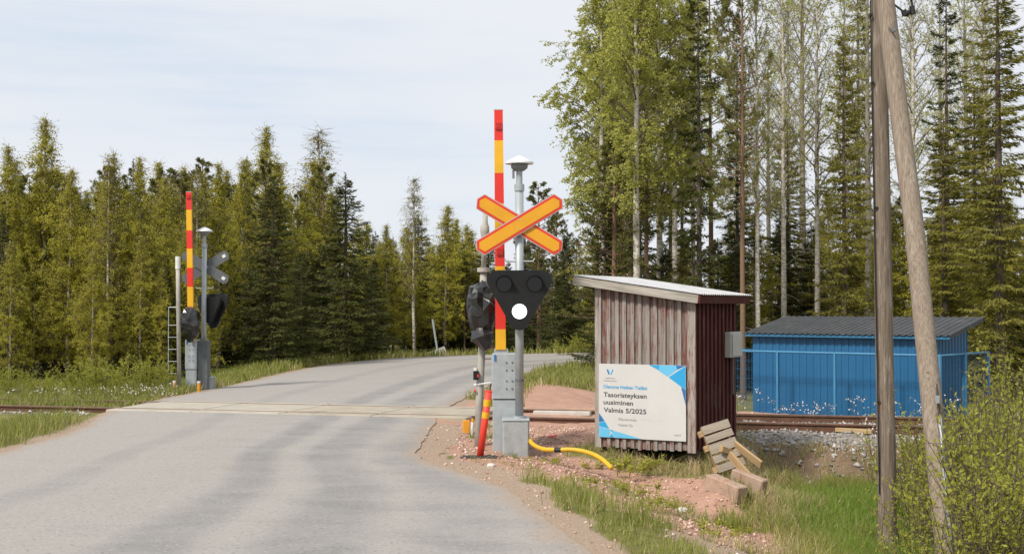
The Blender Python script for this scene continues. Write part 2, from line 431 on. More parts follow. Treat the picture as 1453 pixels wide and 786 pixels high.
def road_dist(X, Y):
    """signed: negative inside the road, else metres to the nearest edge; second value: +1 right of road, -1 left"""
    X = np.asarray(X, float); Y = np.asarray(Y, float)
    d = np.full(X.shape, 1e9); side = np.zeros(X.shape); q = np.stack([X, Y], -1)
    for E_, sg in ((RE, 1), (LE, -1)):
        for a, b in zip(E_[:-1:3], np.concatenate([E_[3::3], E_[-1:]])):
            ab = b - a; t = np.clip(((q - a) @ ab) / (ab @ ab), 0, 1); v = q - (a + t[..., None] * ab)
            dd = np.hypot(v[..., 0], v[..., 1]); s = (ab[1] * v[..., 0] - ab[0] * v[..., 1]) * sg
            up = dd < np.abs(d); d = np.where(up, np.where(s > 0, dd, -dd), d); side = np.where(up, sg, side)
    return d, side


def height(X, Y, rd=None):
    X = np.asarray(X, float); Y = np.asarray(Y, float)
    s, side = rd if rd is not None else road_dist(X, Y)
    dt = dtrack(X, Y); h = np.full(X.shape, -0.012)
    a0 = 3.4 - 2.2 * sst(X, 2.4, 3.8); a1 = 7.0 - 3.6 * sst(X, 2.4, 3.8)
    near = (0.62 + 0.25 * sst(X, 3, 9)) * sst(s, 0.5, 3.2) * sst((dt - a0) / (a1 - a0), 0, 1) * (side > 0)
    back = (0.30 * sst(X, 0.5, 3.0) + 0.42 * sst(X, 3, 5)) * sst(-dt, 1.7, 4.2) * sst(s, 0.6, 3.0) * (side > 0)
    lf = 0.32 * sst(s, 0.6, 3.0) * (side < 0) * sst(np.abs(dt), 1.6, 3.6)
    h = h - near - back - lf
    h = h - np.where(side > 0, 0.11, 0.075) * sst(s, 0.1, 0.5) * (1 - sst(np.abs(dt), 1.5, 2.3)) * (1 - 0.6 * (side > 0) * (1 - sst(X, 1.2, 3.0)))
    m = np.exp(-(((X - 0.55) / 0.75) ** 2 + ((Y - 15.6) / 1.3) ** 2)) * 0.10 + np.exp(-(((X - 1.3) / 0.6) ** 2 + ((Y - 13.8) / 1.0) ** 2)) * 0.05 + np.exp(-(((X - 2.65) / 0.62) ** 2 + ((Y - 15.6) / 0.62) ** 2)) * 0.20
    off = sst(s, 0.15, 0.9)
    h = h + m * off + off * ((vnoise(X * 2.2, Y * 2.2, 3) - 0.5) * 0.07 + (vnoise(X * 7, Y * 7, 5) - 0.5) * 0.025)
    h = h + sst(s, 6, 30) * (vnoise(X * 0.12, Y * 0.12, 9) - 0.5) * 0.8 * sst(np.abs(dt), 3, 10)
    return np.where(s < 0, -0.012 - 0.04 * sst(-s, 0.3, 0.8), h)


def hz(x, y):
    return float(height(np.array([x]), np.array([y]))[0])


SHED = Vector((2.319, 16.8, -0.02)); SHYAW = R(-29.26); SW, SL, SHR, SHL = 1.38, 1.53, 1.93, 2.13


def zones(X, Y, rd=None):
    """grass, red gravel, ballast (0..1 each); what is left is sandy soil"""
    s, side = rd if rd is not None else road_dist(X, Y)
    dt = dtrack(X, Y); w = (vnoise(X * 1.3, Y * 1.3, 1) - 0.5); w2 = (vnoise(X * 3.7, Y * 3.7, 2) - 0.5); ww = w * 0.8 + w2 * 0.4
    R_ = side > 0
    stripw = np.interp(Y, [8, 10, 12, 13.5, 15, 16.3, 17.5], [1.05, 0.95, 0.8, 0.7, 0.55, 0.35, 0.1])
    front = R_ & (dt > 1.9)
    sandw = 0.30 + 0.18 * sst(Y, 12, 16)
    g_strip = sst(s + ww * 0.35, sandw, sandw + 0.25) * (1 - sst(s + ww * 0.5, stripw, stripw + 0.3)) * (0.55 + 0.45 * (vnoise(X * 2.1, Y * 2.1, 8) > 0.35))
    xg = np.interp(Y, [8, 10.5, 12, 13.3, 15, 16.2], [3.2, 3.0, 2.8, 2.65, 2.5, 2.4])
    g_right = sst(X + ww * 0.8, xg, xg + 0.45)
    u = (X - SHED.x) * math.cos(SHYAW) + (Y - SHED.y) * math.sin(SHYAW); v = -(X - SHED.x) * math.sin(SHYAW) + (Y - SHED.y) * math.cos(SHYAW)
    g_shed = (1 - sst(np.maximum(np.maximum(-SW - 0.15 - u, u - 0.5), np.maximum(-v - 0.2, v - 1.6)) + ww * 0.35, -0.1, 0.35))
    g_tuft = (vnoise(X * 1.7 + 5, Y * 1.7, 12) > 0.78) * 0.55 * (Y < 15.2) * (X > 0.6)
    g_cab = (vnoise(X * 2.3 + 9, Y * 2.3, 14) > 0.62) * 0.75 * (X < 0.1) * (Y > 15.4) * (s > 0.3)
    gf = np.clip(np.maximum.reduce([g_strip, g_right, g_shed, g_tuft * (s > stripw), g_cab]), 0, 1)
    redf = np.clip(sst(s + ww * 0.3, 0.32, 0.7) * (1 - gf), 0, 1) * sst(Y, 9.5, 13)
    back = R_ & (dt < -1.7)
    gb = np.clip(sst(s + ww * 0.8, 0.25, 0.7) * np.maximum(sst(-dt + ww, 7.5, 9.5), np.maximum((1 - sst(s + ww * 0.5, 0.6, 1.3)) * 0.8, sst(X + ww, 5.0, 5.6))), 0, 1)
    redb = np.clip((1 - gb) * sst(s, 0.1, 0.4), 0, 1)
    left = ~R_
    gl = sst(s + ww * 0.3, 0.05, 0.4)
    ball = (1 - sst(np.abs(dt) + ww * 0.5, 1.75, 2.15)) * sst(s, 0.3, 0.8) * np.where(R_, sst(X + ww, 2.0, 3.2), 0.35)
    g = np.where(front, gf, np.where(back, gb, np.where(left, gl, 0)))
    rg = np.where(front, redf, np.where(back, redb, np.where(R_, 0.85 * (1 - sst(X, 2, 3.4)), 0)))
    g = g * (1 - ball); g = np.where(s < 0, 0, g); rg = np.where(s < 0, 0, rg)
    return g, rg * (1 - ball), np.where(s < 0, 0, ball)


# ------------------------------------------------------------------ ground, road, railway
def axis_grid(lo, a, b, hi, step, grow=1.18):
    c = list(np.arange(a, b, step)); d = step; x = a
    while x > lo:
        d *= grow; x -= d; c.insert(0, x)
    d = step; x = c[-1]
    while x < hi:
        d *= grow; x += d; c.append(x)
    return np.array(c)


gx = axis_grid(-900, -9, 9, 900, 0.11); gy = axis_grid(-120, 8, 30, 1500, 0.11)
GX, GY = np.meshgrid(gx, gy); GXr, GYr = GX.ravel(), GY.ravel(); RD = road_dist(GXr, GYr)
GZ = height(GXr, GYr, RD); zg, zr, zb = zones(GXr, GYr, RD)
nx, ny = len(gx), len(gy); ii = (np.arange(ny - 1)[:, None] * nx + np.arange(nx - 1)[None, :]).ravel()
GF = np.stack([ii, ii + 1, ii + 1 + nx, ii + nx], 1)


def ground_mat():
    m, nt, b, o = new_mat('soil_gravel_and_turf')
    a = nd(nt, 'ShaderNodeVertexColor', layer_name='zone'); sp = nd(nt, 'ShaderNodeSeparateColor', {0: a.outputs[0]})
    g = nd(nt, 'ShaderNodeNewGeometry'); P = g.outputs['Position']
    nf = nd(nt, 'ShaderNodeTexNoise', {'Vector': P, 'Scale': 55.0, 'Detail': 6.0, 'Roughness': 0.7})
    nm = nd(nt, 'ShaderNodeTexNoise', {'Vector': P, 'Scale': 3.0, 'Detail': 6.0, 'Roughness': 0.65})
    vo = nd(nt, 'ShaderNodeTexVoronoi', {'Vector': P, 'Scale': 34.0})
    soil = ramp(nt, nf.outputs['Fac'], [(0.3, (0.23, 0.165, 0.12)), (0.7, (0.44, 0.34, 0.255))])
    red = mixc(nt, nf.outputs['Fac'], (0.25, 0.135, 0.095), (0.56, 0.34, 0.25))
    red = mixc(nt, mth(nt, 'MULTIPLY', vo.outputs['Color'], 0.5), red, (0.50, 0.325, 0.25))
    red = mixc(nt, ramp(nt, nm.outputs['Fac'], [(0.42, (0,) * 3), (0.66, (0.6,) * 3)]), red, (0.30, 0.185, 0.13))
    turf = ramp(nt, nm.outputs['Fac'], [(0.3, (0.13, 0.11, 0.045)), (0.55, (0.17, 0.17, 0.05)), (0.75, (0.27, 0.215, 0.11))])
    bal = mixc(nt, vo.outputs['Color'], (0.11, 0.09, 0.075), (0.36, 0.33, 0.30))
    jit = mth(nt, 'MULTIPLY', mth(nt, 'SUBTRACT', nf.outputs['Fac'], 0.5), 0.8)

    def msk(s):
        return ramp(nt, mth(nt, 'ADD', s, jit), [(0.35, (0,) * 3), (0.65, (1,) * 3)])
    c = mixc(nt, msk(sp.outputs[0]), soil, red); c = mixc(nt, msk(sp.outputs[1]), c, turf); c = mixc(nt, msk(sp.outputs[2]), c, bal)
    bk = nd(nt, 'ShaderNodeAttribute', attribute_name='bank')
    c = mixc(nt, msk(bk.outputs['Fac']), c, mixc(nt, nm.outputs['Fac'], (0.075, 0.045, 0.028), (0.27, 0.19, 0.125)))
    nt.links.new(c, b.inputs['Base Color']); b.inputs['Roughness'].default_value = 0.95; b.inputs['Specular IOR Level'].default_value = 0.2
    hgt = mth(nt, 'ADD', mth(nt, 'MULTIPLY', vo.outputs['Distance'], -0.6), nf.outputs['Fac'])
    bp = nd(nt, 'ShaderNodeBump', {'Height': hgt, 'Strength': 0.55, 'Distance': 0.03}); nt.links.new(bp.outputs[0], b.inputs['Normal'])
    return m


GMAT = ground_mat()
DTG = dtrack(GXr, GYr); zk = sst(GXr, 2.3, 3.0) * sst(DTG, 1.6, 1.9) * (1 - sst(DTG + (vnoise(GXr * 1.6, GYr * 1.6, 61) - 0.5) * 1.2, 2.9, 3.4)) * (RD[1] > 0)
gme = np_mesh('ground', np.stack([GXr, GYr, GZ], 1), GF, GMAT, {'zone': np.stack([zr, zg, zb], 1), 'bank': zk}, smooth=True)
tag(link('ground', gme), kind='structure')


def road_mat():
    m, nt, b, o = new_mat('worn_pale_asphalt')
    uv = nd(nt, 'ShaderNodeUVMap'); sp = nd(nt, 'ShaderNodeSeparateXYZ', {0: uv.outputs[0]}); P = nd(nt, 'ShaderNodeNewGeometry').outputs['Position']
    U, V = sp.outputs[0], sp.outputs[1]
    nf = nd(nt, 'ShaderNodeTexNoise', {'Vector': P, 'Scale': 85.0, 'Detail': 4.0, 'Roughness': 0.75})
    nm = nd(nt, 'ShaderNodeTexNoise', {'Vector': P, 'Scale': 0.75, 'Detail': 7.0, 'Roughness': 0.62})
    cmb = nd(nt, 'ShaderNodeCombineXYZ', {0: mth(nt, 'MULTIPLY', U, 6.0), 1: mth(nt, 'MULTIPLY', V, 0.18)})
    nl = nd(nt, 'ShaderNodeTexNoise', {'Vector': cmb.outputs[0], 'Scale': 1.2, 'Detail': 6.0, 'Roughness': 0.68})
    ms = nd(nt, 'ShaderNodeMapping', {'Vector': P, 'Scale': (0.75, 1.35, 1)})
    np2 = nd(nt, 'ShaderNodeTexNoise', {'Vector': ms.outputs[0], 'Scale': 1.15, 'Detail': 8.0, 'Roughness': 0.66, 'Distortion': 0.3})
    c = ramp(nt, nf.outputs['Fac'], [(0.28, (0.245, 0.230, 0.215)), (0.72, (0.37, 0.348, 0.325))])
    # worn bands: the wheel tracks polished dark, the crown between them pale
    uw = mth(nt, 'ADD', mth(nt, 'SUBTRACT', U, mth(nt, 'MULTIPLY', mth(nt, 'MINIMUM', mth(nt, 'MAXIMUM', mth(nt, 'SUBTRACT', V, 15.7), -10.0), 12.0), 0.011)), mth(nt, 'MULTIPLY', mth(nt, 'SUBTRACT', nl.outputs['Fac'], 0.5), 0.05))

    def band(cen, wid):
        return ramp(nt, mth(nt, 'DIVIDE', mth(nt, 'ABSOLUTE', mth(nt, 'SUBTRACT', uw, cen)), wid), [(0.35, (1,) * 3), (1.0, (0,) * 3)])
    wear = mth(nt, 'MAXIMUM', mth(nt, 'MAXIMUM', band(0.55, 0.06), band(0.71, 0.08)), mth(nt, 'MULTIPLY', mth(nt, 'MAXIMUM', band(0.24, 0.05), band(0.87, 0.07)), 0.55))
    wear = mth(nt, 'MULTIPLY', wear, ramp(nt, np2.outputs['Fac'], [(0.30, (0.5,) * 3), (0.56, (1,) * 3)]))
    c = mixc(nt, mth(nt, 'MULTIPLY', wear, 0.5), c, (0.150, 0.155, 0.158))
    c = mixc(nt, mth(nt, 'MULTIPLY', ramp(nt, np2.outputs['Fac'], [(0.48, (0,) * 3), (0.66, (1,) * 3)]), mth(nt, 'MULTIPLY', ramp(nt, U, [(0.35, (0.15,) * 3), (0.75, (1,) * 3)]), 0.30)), c, (0.14, 0.14, 0.139))
    c = mixc(nt, mth(nt, 'MULTIPLY', band(0.63, 0.045), 0.5), c, (0.31, 0.30, 0.275))
    c = mixc(nt, ramp(nt, nm.outputs['Fac'], [(0.45, (0,) * 3), (0.75, (0.35,) * 3)]), c, (0.32, 0.292, 0.265))
    # cracks
    vw = nd(nt, 'ShaderNodeTexNoise', {'Vector': P, 'Scale': 1.6, 'Detail': 4.0})
    pv = nd(nt, 'ShaderNodeVectorMath', {0: P, 1: mixc(nt, 0.35, (0, 0, 0), vw.outputs['Color'])}, operation='ADD')
    vo = nd(nt, 'ShaderNodeTexVoronoi', {'Vector': pv.outputs[0], 'Scale': 0.33}, feature='DISTANCE_TO_EDGE')
    crack = ramp(nt, vo.outputs['Distance'], [(0.0, (1,) * 3), (0.0035, (0,) * 3)])
    c = mixc(nt, mth(nt, 'MULTIPLY', crack, ramp(nt, nm.outputs['Fac'], [(0.50, (0,) * 3), (0.7, (0.4,) * 3)])), c, (0.16, 0.155, 0.15))
    # sand carried onto the edges
    ed = mth(nt, 'MINIMUM', U, mth(nt, 'SUBTRACT', 1.0, U))
    es = ramp(nt, mth(nt, 'ADD', ed, mth(nt, 'MULTIPLY', mth(nt, 'SUBTRACT', np2.outputs['Fac'], 0.5), 0.10)), [(0.0, (0.8,) * 3), (0.045, (0,) * 3)])
    c = mixc(nt, es, c, (0.31, 0.235, 0.175))
    vs2 = nd(nt, 'ShaderNodeTexVoronoi', {'Vector': P, 'Scale': 46.0}); sepc = nd(nt, 'ShaderNodeSeparateColor', {0: vs2.outputs['Color']})
    c = mixc(nt, mth(nt, 'MULTIPLY', mth(nt, 'GREATER_THAN', sepc.outputs[0], 0.95), 0.35), c, (0.44, 0.41, 0.38))
    c = mixc(nt, mth(nt, 'MULTIPLY', mth(nt, 'GREATER_THAN', sepc.outputs[1], 0.95), 0.35), c, (0.085, 0.085, 0.085))
    nt.links.new(c, b.inputs['Base Color']); b.inputs['Roughness'].default_value = 0.85; b.inputs['Specular IOR Level'].default_value = 0.3
    bp = nd(nt, 'ShaderNodeBump', {'Height': nf.outputs['Fac'], 'Strength': 0.3, 'Distance': 0.01}); nt.links.new(bp.outputs[0], b.inputs['Normal'])
    return m


NC = 15; k = len(LE)
jl = (vnoise(np.arange(k) * 0.9, np.zeros(k), 21) - 0.5) * 0.22; jr = (vnoise(np.arange(k) * 1.1, np.zeros(k), 22) - 0.5) * 0.26
# finer stations for a frayed edge
LEf = catmull([e[0] for e in EDGE], 60); REf = catmull([e[1] for e in EDGE], 60); kf = len(LEf); st = np.arange(kf)
dirv = (REf - LEf) / np.linalg.norm(REf - LEf, axis=1)[:, None]
LEf = LEf - dirv * ((vnoise(st * 0.025, st * 0, 21) - 0.5) * 0.28 + (vnoise(st * 0.11, st * 0, 23) - 0.5) * 0.07)[:, None]
REf = REf + dirv * ((vnoise(st * 0.022, st * 0, 22) - 0.5) * 0.26 + (vnoise(st * 0.12, st * 0, 24) - 0.5) * 0.07)[:, None]
tt = np.linspace(0, 1, NC); RV = LEf[:, None, :] * (1 - tt)[None, :, None] + REf[:, None, :] * tt[None, :, None]
camber = -0.004 + 0.03 * (1 - (2 * tt - 1) ** 2)
RZ = np.broadcast_to(camber[None, :], RV.shape[:2]) * 1.0
fade = sst(np.abs(dtrack(RV[..., 0], RV[..., 1])), 1.4, 3.0)
RZ = 0.004 + RZ * (0.15 + 0.85 * fade)
ri = (np.arange(kf - 1)[:, None] * NC + np.arange(NC - 1)[None, :]).ravel()
rme = np_mesh('road', np.concatenate([RV, RZ[..., None]], 2).reshape(-1, 3), np.stack([ri, ri + 1, ri + 1 + NC, ri + NC], 1), road_mat(), smooth=True)
vlen = np.concatenate([[0], np.cumsum(np.linalg.norm(np.diff((LEf + REf) / 2, axis=0), axis=1))])
uvv = np.stack([np.broadcast_to(tt[None, :], RZ.shape), np.broadcast_to(vlen[:, None], RZ.shape)], -1).reshape(-1, 2)
ul = rme.uv_layers.new(name='UVMap'); li = np.zeros(len(rme.loops), dtype=np.int32); rme.loops.foreach_get('vertex_index', li)
ul.data.foreach_set('uv', uvv[li].astype(np.float32).ravel())
tag(link('road', rme), kind='structure')

# railway: rails and sleepers
track = thing('railway_track', 'rusty single railway track crossing the road behind the plank shed', 'railway track', (-2, trackY(-2), 0), TYAW)
for y in (-0.797, 0.797):
    mb = MB()
    prof = [(-0.07, -0.135), (0.07, -0.135), (0.07, -0.12), (0.012, -0.105), (0.012, -0.02), (0.036, -0.008), (0.036, 0.016), (0.03, 0.022), (-0.03, 0.022), (-0.036, 0.016), (-0.036, -0.008), (-0.012, -0.02), (-0.012, -0.105), (-0.07, -0.12)]
    xs = [-40, -20, 0, 20, 40]; n = len(prof); vs_ = [(x, y + p, z) for x in xs for p, z in prof]
    fs_ = [(i * n + j, i * n + (j + 1) % n, (i + 1) * n + (j + 1) % n, (i + 1) * n + j) for i in range(len(xs) - 1) for j in range(n)]
    mb.add(vs_, fs_)
    mb.m = [1 if j in (6, 7, 8) else 0 for i in range(len(xs) - 1) for j in range(n)]
    mb.build('rail', [M['rail_side'], M['rail_top']], track)
mb = MB().box((-0.12, -1.3, -0.20), (0.12, 1.3, 0.0), bev=0.015); s0 = mb.build('sleeper', M['sleeper'], track, loc=(-14, 0, -0.137))
xs = [x for x in np.arange(-13.4, 16, 0.62)]
for x in xs:
    if -5.4 < x < 1.2:
        continue
    child('sleeper', s0.data, track, (x, random.uniform(-0.03, 0.03), -0.137 + random.uniform(-0.006, 0.004)))
# rail joints (fishplates) near the hut, dark plates proud of the web
for x in (8.1, -9.2):
    for y in (-0.797, 0.797):
        MB().box((x - 0.3, y - 0.026, -0.1), (x + 0.3, y + 0.026, -0.028)).build('fishplate', M['rail_side'], track)
# crossing deck panels (flush with the rails)
deck = tag(thing('crossing_deck', None, None, (-2, trackY(-2), 0), TYAW), kind='structure')
rows = [(-0.72, 0.72, 3), (-1.22, -0.86, 1), (0.86, 1.06, 1)]
for y0, y1, _ in rows:
    x = -5.0
    while x < 0.6:
        ln = 1.66; e = 0.012
        wmat = M['deck_white'] if x < -3.2 or y0 > 0.5 else M['deck']
        MB().box((x + e, y0 + e, -0.13), (x + ln - e, y1 - e, 0.017 + random.uniform(-0.003, 0.003)), bev=0.012).build('panel', wmat, deck)
        x += ln
deck.location.z = 0.004

# ------------------------------------------------------------------ level crossing equipment
YN = 17.0; SN = 110.0                                    # near side: depth and photo pixels per metre
YF = 29.0; SF = FPX / YF


def barrier(px_c, py_base, Y, S, name_label, bounds, cab, boomx, lamps, seam, bag=False):
    """barrier drive with its raised boom; cab = (x0, x1, ytop) in photo px, bounds = stripe limits in photo px"""
    base = at(px_c, py_base, Y); root = thing('barrier_gate', name_label, 'barrier', base)
    L = lambda px, py, dy=0.0: at(px, py, Y + dy) - base
    x0, x1 = L(cab[0], py_base).x, L(cab[1], py_base).x; zt = L(0, cab[2]).z; zs = L(0, seam).z
    MB().box((x0, -0.02, -0.1), (x1, 0.30, zs - 0.006), bev=0.012).build('lower_cabinet', M['galv'], root)
    up = MB().box((x0 - 0.012, -0.032, zs + 0.006), (x1 + 0.004, 0.312, zt), bev=0.014).build('upper_cabinet', M['galv'], root)
    MB().box((x0 + 0.02, -0.01, zs - 0.008), (x1 - 0.02, 0.28, zs + 0.008)).build('seam', M['black'], root)
    for r in range(4):
        for c in range(2):
            p = Vector((x1 - 0.075 - 0.075 * c, -0.036, zt - 0.12 - 0.1 * r - (0.04 if r > 1 else 0)))
            MB().tube([p + Vector((0, -0.006, 0)), p + Vector((0, 0.008, 0))], 0.011, 6).build('bolt', M['galv_dark'], up)
    MB().box((x0 + 0.02, -0.043, zt - 0.10), (x0 + 0.045, -0.033, zt - 0.02)).build('blue_label', M['s_blue'], up)
    bx = [L(b, y).x for b, y in boomx]; zb = L(0, bounds[-1]).z; zt2 = L(0, bounds[0]).z
    MB().box((bx[1] - 0.085, -0.02, zt - 0.02), (bx[1] + 0.095, 0.14, zb + 0.01)).build('boom_clamp', M['galv'], root)
    mb = MB(); hw = lambda z: 0.056 + 0.012 * (zt2 - z) / (zt2 - zb); xc = lambda z: bx[0] + (bx[1] - bx[0]) * (zt2 - z) / (zt2 - zb)
    zz = [L(0, b).z for b in bounds]
    for i in range(len(zz) - 1):
        a, b = zz[i], zz[i + 1]; mi = i % 2
        vs_ = []
        for z in (b, a):
            vs_ += [(xc(z) - hw(z), -0.035, z), (xc(z) + hw(z), -0.035, z), (xc(z) + hw(z), 0.035, z), (xc(z) - hw(z), 0.035, z)]
        mb.add(vs_, [(0, 1, 5, 4), (1, 2, 6, 5), (2, 3, 7, 6), (3, 0, 4, 7)] + ([(4, 5, 6, 7)] if i == 0 else []), mi)
    boom = mb.build('boom', [M['red'], M['yellow']], root)
    MB().box((xc(zt2) - hw(zt2) - 0.003, -0.038, zt2), (xc(zt2) + hw(zt2) + 0.003, 0.038, zt2 + 0.012)).build('boom_end_cap', M['alu'], boom)
    for z in (zz[i] for i in range(1, len(zz) - 1)):
        pass
    for ly in lamps:
        z = L(0, ly).z; x = xc(z)
        f = MB().box((x - 0.043, -0.062, z - 0.045), (x + 0.043, -0.036, z + 0.045)).build('warning_lamp', M['cross_red'], boom)
        MB().box((x - 0.030, -0.068, z - 0.030), (x + 0.030, -0.0625, z + 0.032), bev=0.004).build('lens', M['lens_red'], f)
    return root, base


nb, nbase = barrier(717, 633, 17.25, FPX / 17.25, 'grey barrier cabinet with raised red and yellow boom beside the shed', [157, 200, 246, 289, 334, 378, 422, 467, 496],
                    (699, 735, 501), [(707.3, 157), (710.5, 495)], (179, 357), 566)
MB().box((0.155, -0.05, 0.86), (0.172, -0.036, 1.08)).build('white_tag', M['white'], nb)

# -- signal mast with the warning cross


def rounded_triangle(w, h, r, n=6):
    """points of a triangle pointing down, wide side up, rounded corners; origin at the centre of the top edge"""
    C = [Vector((-w / 2 + r, -r)), Vector((0, -h + r)), Vector((w / 2 - r, -r))]; out = []
    for i in range(3):
        p, c, q = C[i - 1], C[i], C[(i + 1) % 3]
        a = (c - p).normalized(); b = (q - c).normalized(); na = Vector((a.y, -a.x)); nb_ = Vector((b.y, -b.x))
        a0 = math.atan2(na.y, na.x); a1 = math.atan2(nb_.y, nb_.x)
        while a1 < a0:
            a1 += 2 * math.pi
        for t in range(n + 1):
            an = a0 + (a1 - a0) * t / n; out.append((c.x + r * math.cos(an), c.y + r * math.sin(an)))
    return out


FRONT = Matrix(((1, 0, 0, 0), (0, 0, 1, 0), (0, 1, 0, 0), (0, 0, 0, 1)))     # local x,y -> world x,z; local z -> +y


def front_at(x, y, z, ang=0.0, yaw=0.0):
    return Matrix.Translation((x, y, z)) @ Matrix.Rotation(yaw, 4, 'Z') @ FRONT @ Matrix.Rotation(ang, 4, 'Z')


def board(hl, hw, tip):
    return [(-hl + tip, -hw), (hl - tip, -hw), (hl, -hw * 0.15), (hl - tip * 0.55, hw), (-hl + tip * 0.55, hw), (-hl, hw * 0.15)][:] if False else \
           [(-hl + tip, -hw), (hl - tip, -hw), (hl, -hw * 0.05), (hl - tip, hw), (-hl + tip, hw), (-hl, hw * 0.05)]


def signal_mast(base, label, facing, zt, z_cross, z_head, head_dx, lit, box, rod_z, cross_hl=0.64, cross_ang=31.0, yaw_head=0.0, ycross=-0.07):
    """facing -1: shows its face to the camera; +1: shows its back"""
    root = thing('crossing_signal_mast', label, 'signal mast', base)
    bx0, bx1, bh = box
    pad = MB().box((bx0, -0.19, -0.12), (bx1, 0.19, bh), bev=0.02).build('base_box', M['concrete_pad'], root)
    MB().box((bx0 - 0.006, -0.196, bh), (bx1 + 0.006, 0.196, bh + 0.022), bev=0.008).build('lid', M['galv'], pad)
    MB().tube([(0, 0, bh + 0.02), (0, 0, bh + 0.05)], 0.085, 14).build('mast_flange', M['galv'], root)
    MB().tube([(0, 0, bh + 0.02), (0, 0, zt - 0.40)], 0.054, 16).build('mast', M['galv'], root, smooth=True)
    MB().tube([(0, 0, zt - 0.46), (0, 0, zt - 0.37)], 0.064, 16).build('clamp_collar', M['galv'], root)
    MB().tube([(0, 0, zt - 0.40), (0, 0, zt - 0.18)], 0.04, 12).build('bell_neck', M['galv'], root)
    bell = MB().tube([(0, 0, zt - 0.20), (0, 0, zt - 0.165), (0, 0, zt - 0.12), (0, 0, zt - 0.09), (0, 0, zt - 0.075)], [0.06, 0.105, 0.112, 0.085, 0.12], 18).build('warning_bell', M['bell_grey'], root)
    MB().tube([(0, 0, zt - 0.108), (0, 0, zt - 0.085), (0, 0, zt - 0.02), (0, 0, zt)], [0.185, 0.18, 0.06, 0.01], 22).build('hat', M['white'], bell, smooth=False)
    MB().tube([(-0.078, -0.03, zt - 0.30), (-0.078, -0.03, zt - 0.19)], 0.016, 8).build('cable_gland', M['bell_grey'], bell)
    MB().tube([(-0.19, facing * 0.02, rod_z + 0.035), (-0.175, facing * 0.02, rod_z), (0.175, facing * 0.02, rod_z), (0.20, facing * 0.02, rod_z + 0.04)], 0.011, 7).build('cable_hook', M['galv'], root)
    # cross
    for i, sg in enumerate((-1, 1)):
        y = facing * (-ycross) + (facing * 0.034 * (1 - i)) * -1
        th = R(cross_ang) * sg * 1.0
        yb = facing * (0.075 + 0.036 * i)
        Mx = front_at(0, yb, z_cross, th)
        if facing < 0:
            a = MB().prism(board(cross_hl, 0.110, 0.055), Mx, 0.012).build('cross_board', M['alu'], root)
            MB().prism(board(cross_hl - 0.010, 0.100, 0.05), Mx @ Matrix.Translation((0, 0, -0.004)), 0.003).build('red_border', M['cross_red'], a)
            MB().prism(board(cross_hl - 0.042, 0.070, 0.042), Mx @ Matrix.Translation((0, 0, -0.008)), 0.003).build('yellow_field', M['cross_yellow'], a)
            if i == 1:
                for dx, dz in ((-0.02, 0.06), (0.03, 0.06), (-0.02, -0.055), (0.03, -0.055)):
                    MB().tube([(dx, yb - 0.012, z_cross + dz), (dx, yb - 0.006, z_cross + dz)], 0.007, 6).build('rivet', M['alu'], a)
        else:
            a = MB().prism(board(cross_hl, 0.110, 0.055), Mx, 0.012).build('cross_board', M['galv_dark'], root)
            for e in ((1,) if True else (-1, 1)):
                MB().box((e * (cross_hl - 0.16), -0.035, -0.012), (e * (cross_hl - 0.08), 0.035, 0.0), Mx).build('reflective_patch', M['white'], a)
    MB().box((-0.07, min(0.05 * facing, 0.11 * facing), z_cross - 0.03), (0.07, max(0.05 * facing, 0.11 * facing), z_cross + 0.03)).build('cross_bracket', M['galv'], root)
    # lamp head
    hw_, hh = 0.835, 0.765
    T = Matrix.Translation((head_dx, facing * 0.13, z_head)) @ Matrix.Rotation(yaw_head, 4, 'Z') @ FRONT
    dirn = facing * 1.0
    hd = MB().prism(rounded_triangle(hw_, hh, 0.13), T @ Matrix.Translation((0, 0, min(0, 0.05 * dirn))), 0.05).build('lamp_head', M['black'], root)
    back = MB()
    back.prism(rounded_triangle(hw_ * 0.72, hh * 0.75, 0.10), T @ Matrix.Translation((0, -0.07, 0.055 if facing < 0 else -0.155)), 0.10)
    back.build('lamp_housing', M['black'], hd)
    for lx, lz, on in ((-0.195, -0.175, False), (0.195, -0.175, False), (0.0, -0.525, lit)):
        q = T @ Vector((lx, lz, 0.052 * dirn)); nrm = (T.to_3x3() @ Vector((0, 0, 1))) * dirn
        MB().tube([q - nrm * 0.004, q + nrm * 0.008], 0.095, 24).build('lens', M['lamp_lit'] if on else M['lens_dark'], hd)
        if not on:                                       # visor: an open half tube over the lens
            mb = MB(); vs_ = []; n = 14; upv = Vector((0, 0, 1)); rt = nrm.cross(upv)
            for i in range(n + 1):
                an = R(-20) + R(220) * i / n
                for rr, ln in ((0.108, 0.0), (0.108, 1.0), (0.102, 1.0), (0.102, 0.0)):
                    sag = 0.16 * (0.35 + 0.65 * max(0, math.sin(an)))
                    vs_.append(q + rt * math.cos(an) * rr + upv * math.sin(an) * rr + nrm * sag * ln)
            fs_ = [(i * 4 + j, i * 4 + (j + 1) % 4, i * 4 + 4 + (j + 1) % 4, i * 4 + 4 + j) for i in range(n) for j in range(4)]
            fs_ += [(0, 1, 2, 3), tuple(n * 4 + j for j in (3, 2, 1, 0))]
            mb.add(vs_, fs_); mb.build('visor', M['black'], hd)
    return root


b0 = at(737, 634, 17.0)
zN = lambda py, Y=17.0: at(737, py, Y).z - b0.z
smN = signal_mast(b0, 'near signal mast with orange and red cross and lit white lamp', -1, zN(221), zN(319.5), zN(384), 0.0, True, (-0.215, 0.125, 0.35), zN(371))
MB().tube([(0, 0, zN(541)), (0, 0, zN(538))], 0.058, 14).build('mast_band', M['galv_dark'], smN)


# -- old masts with a signal wrapped in black plastic


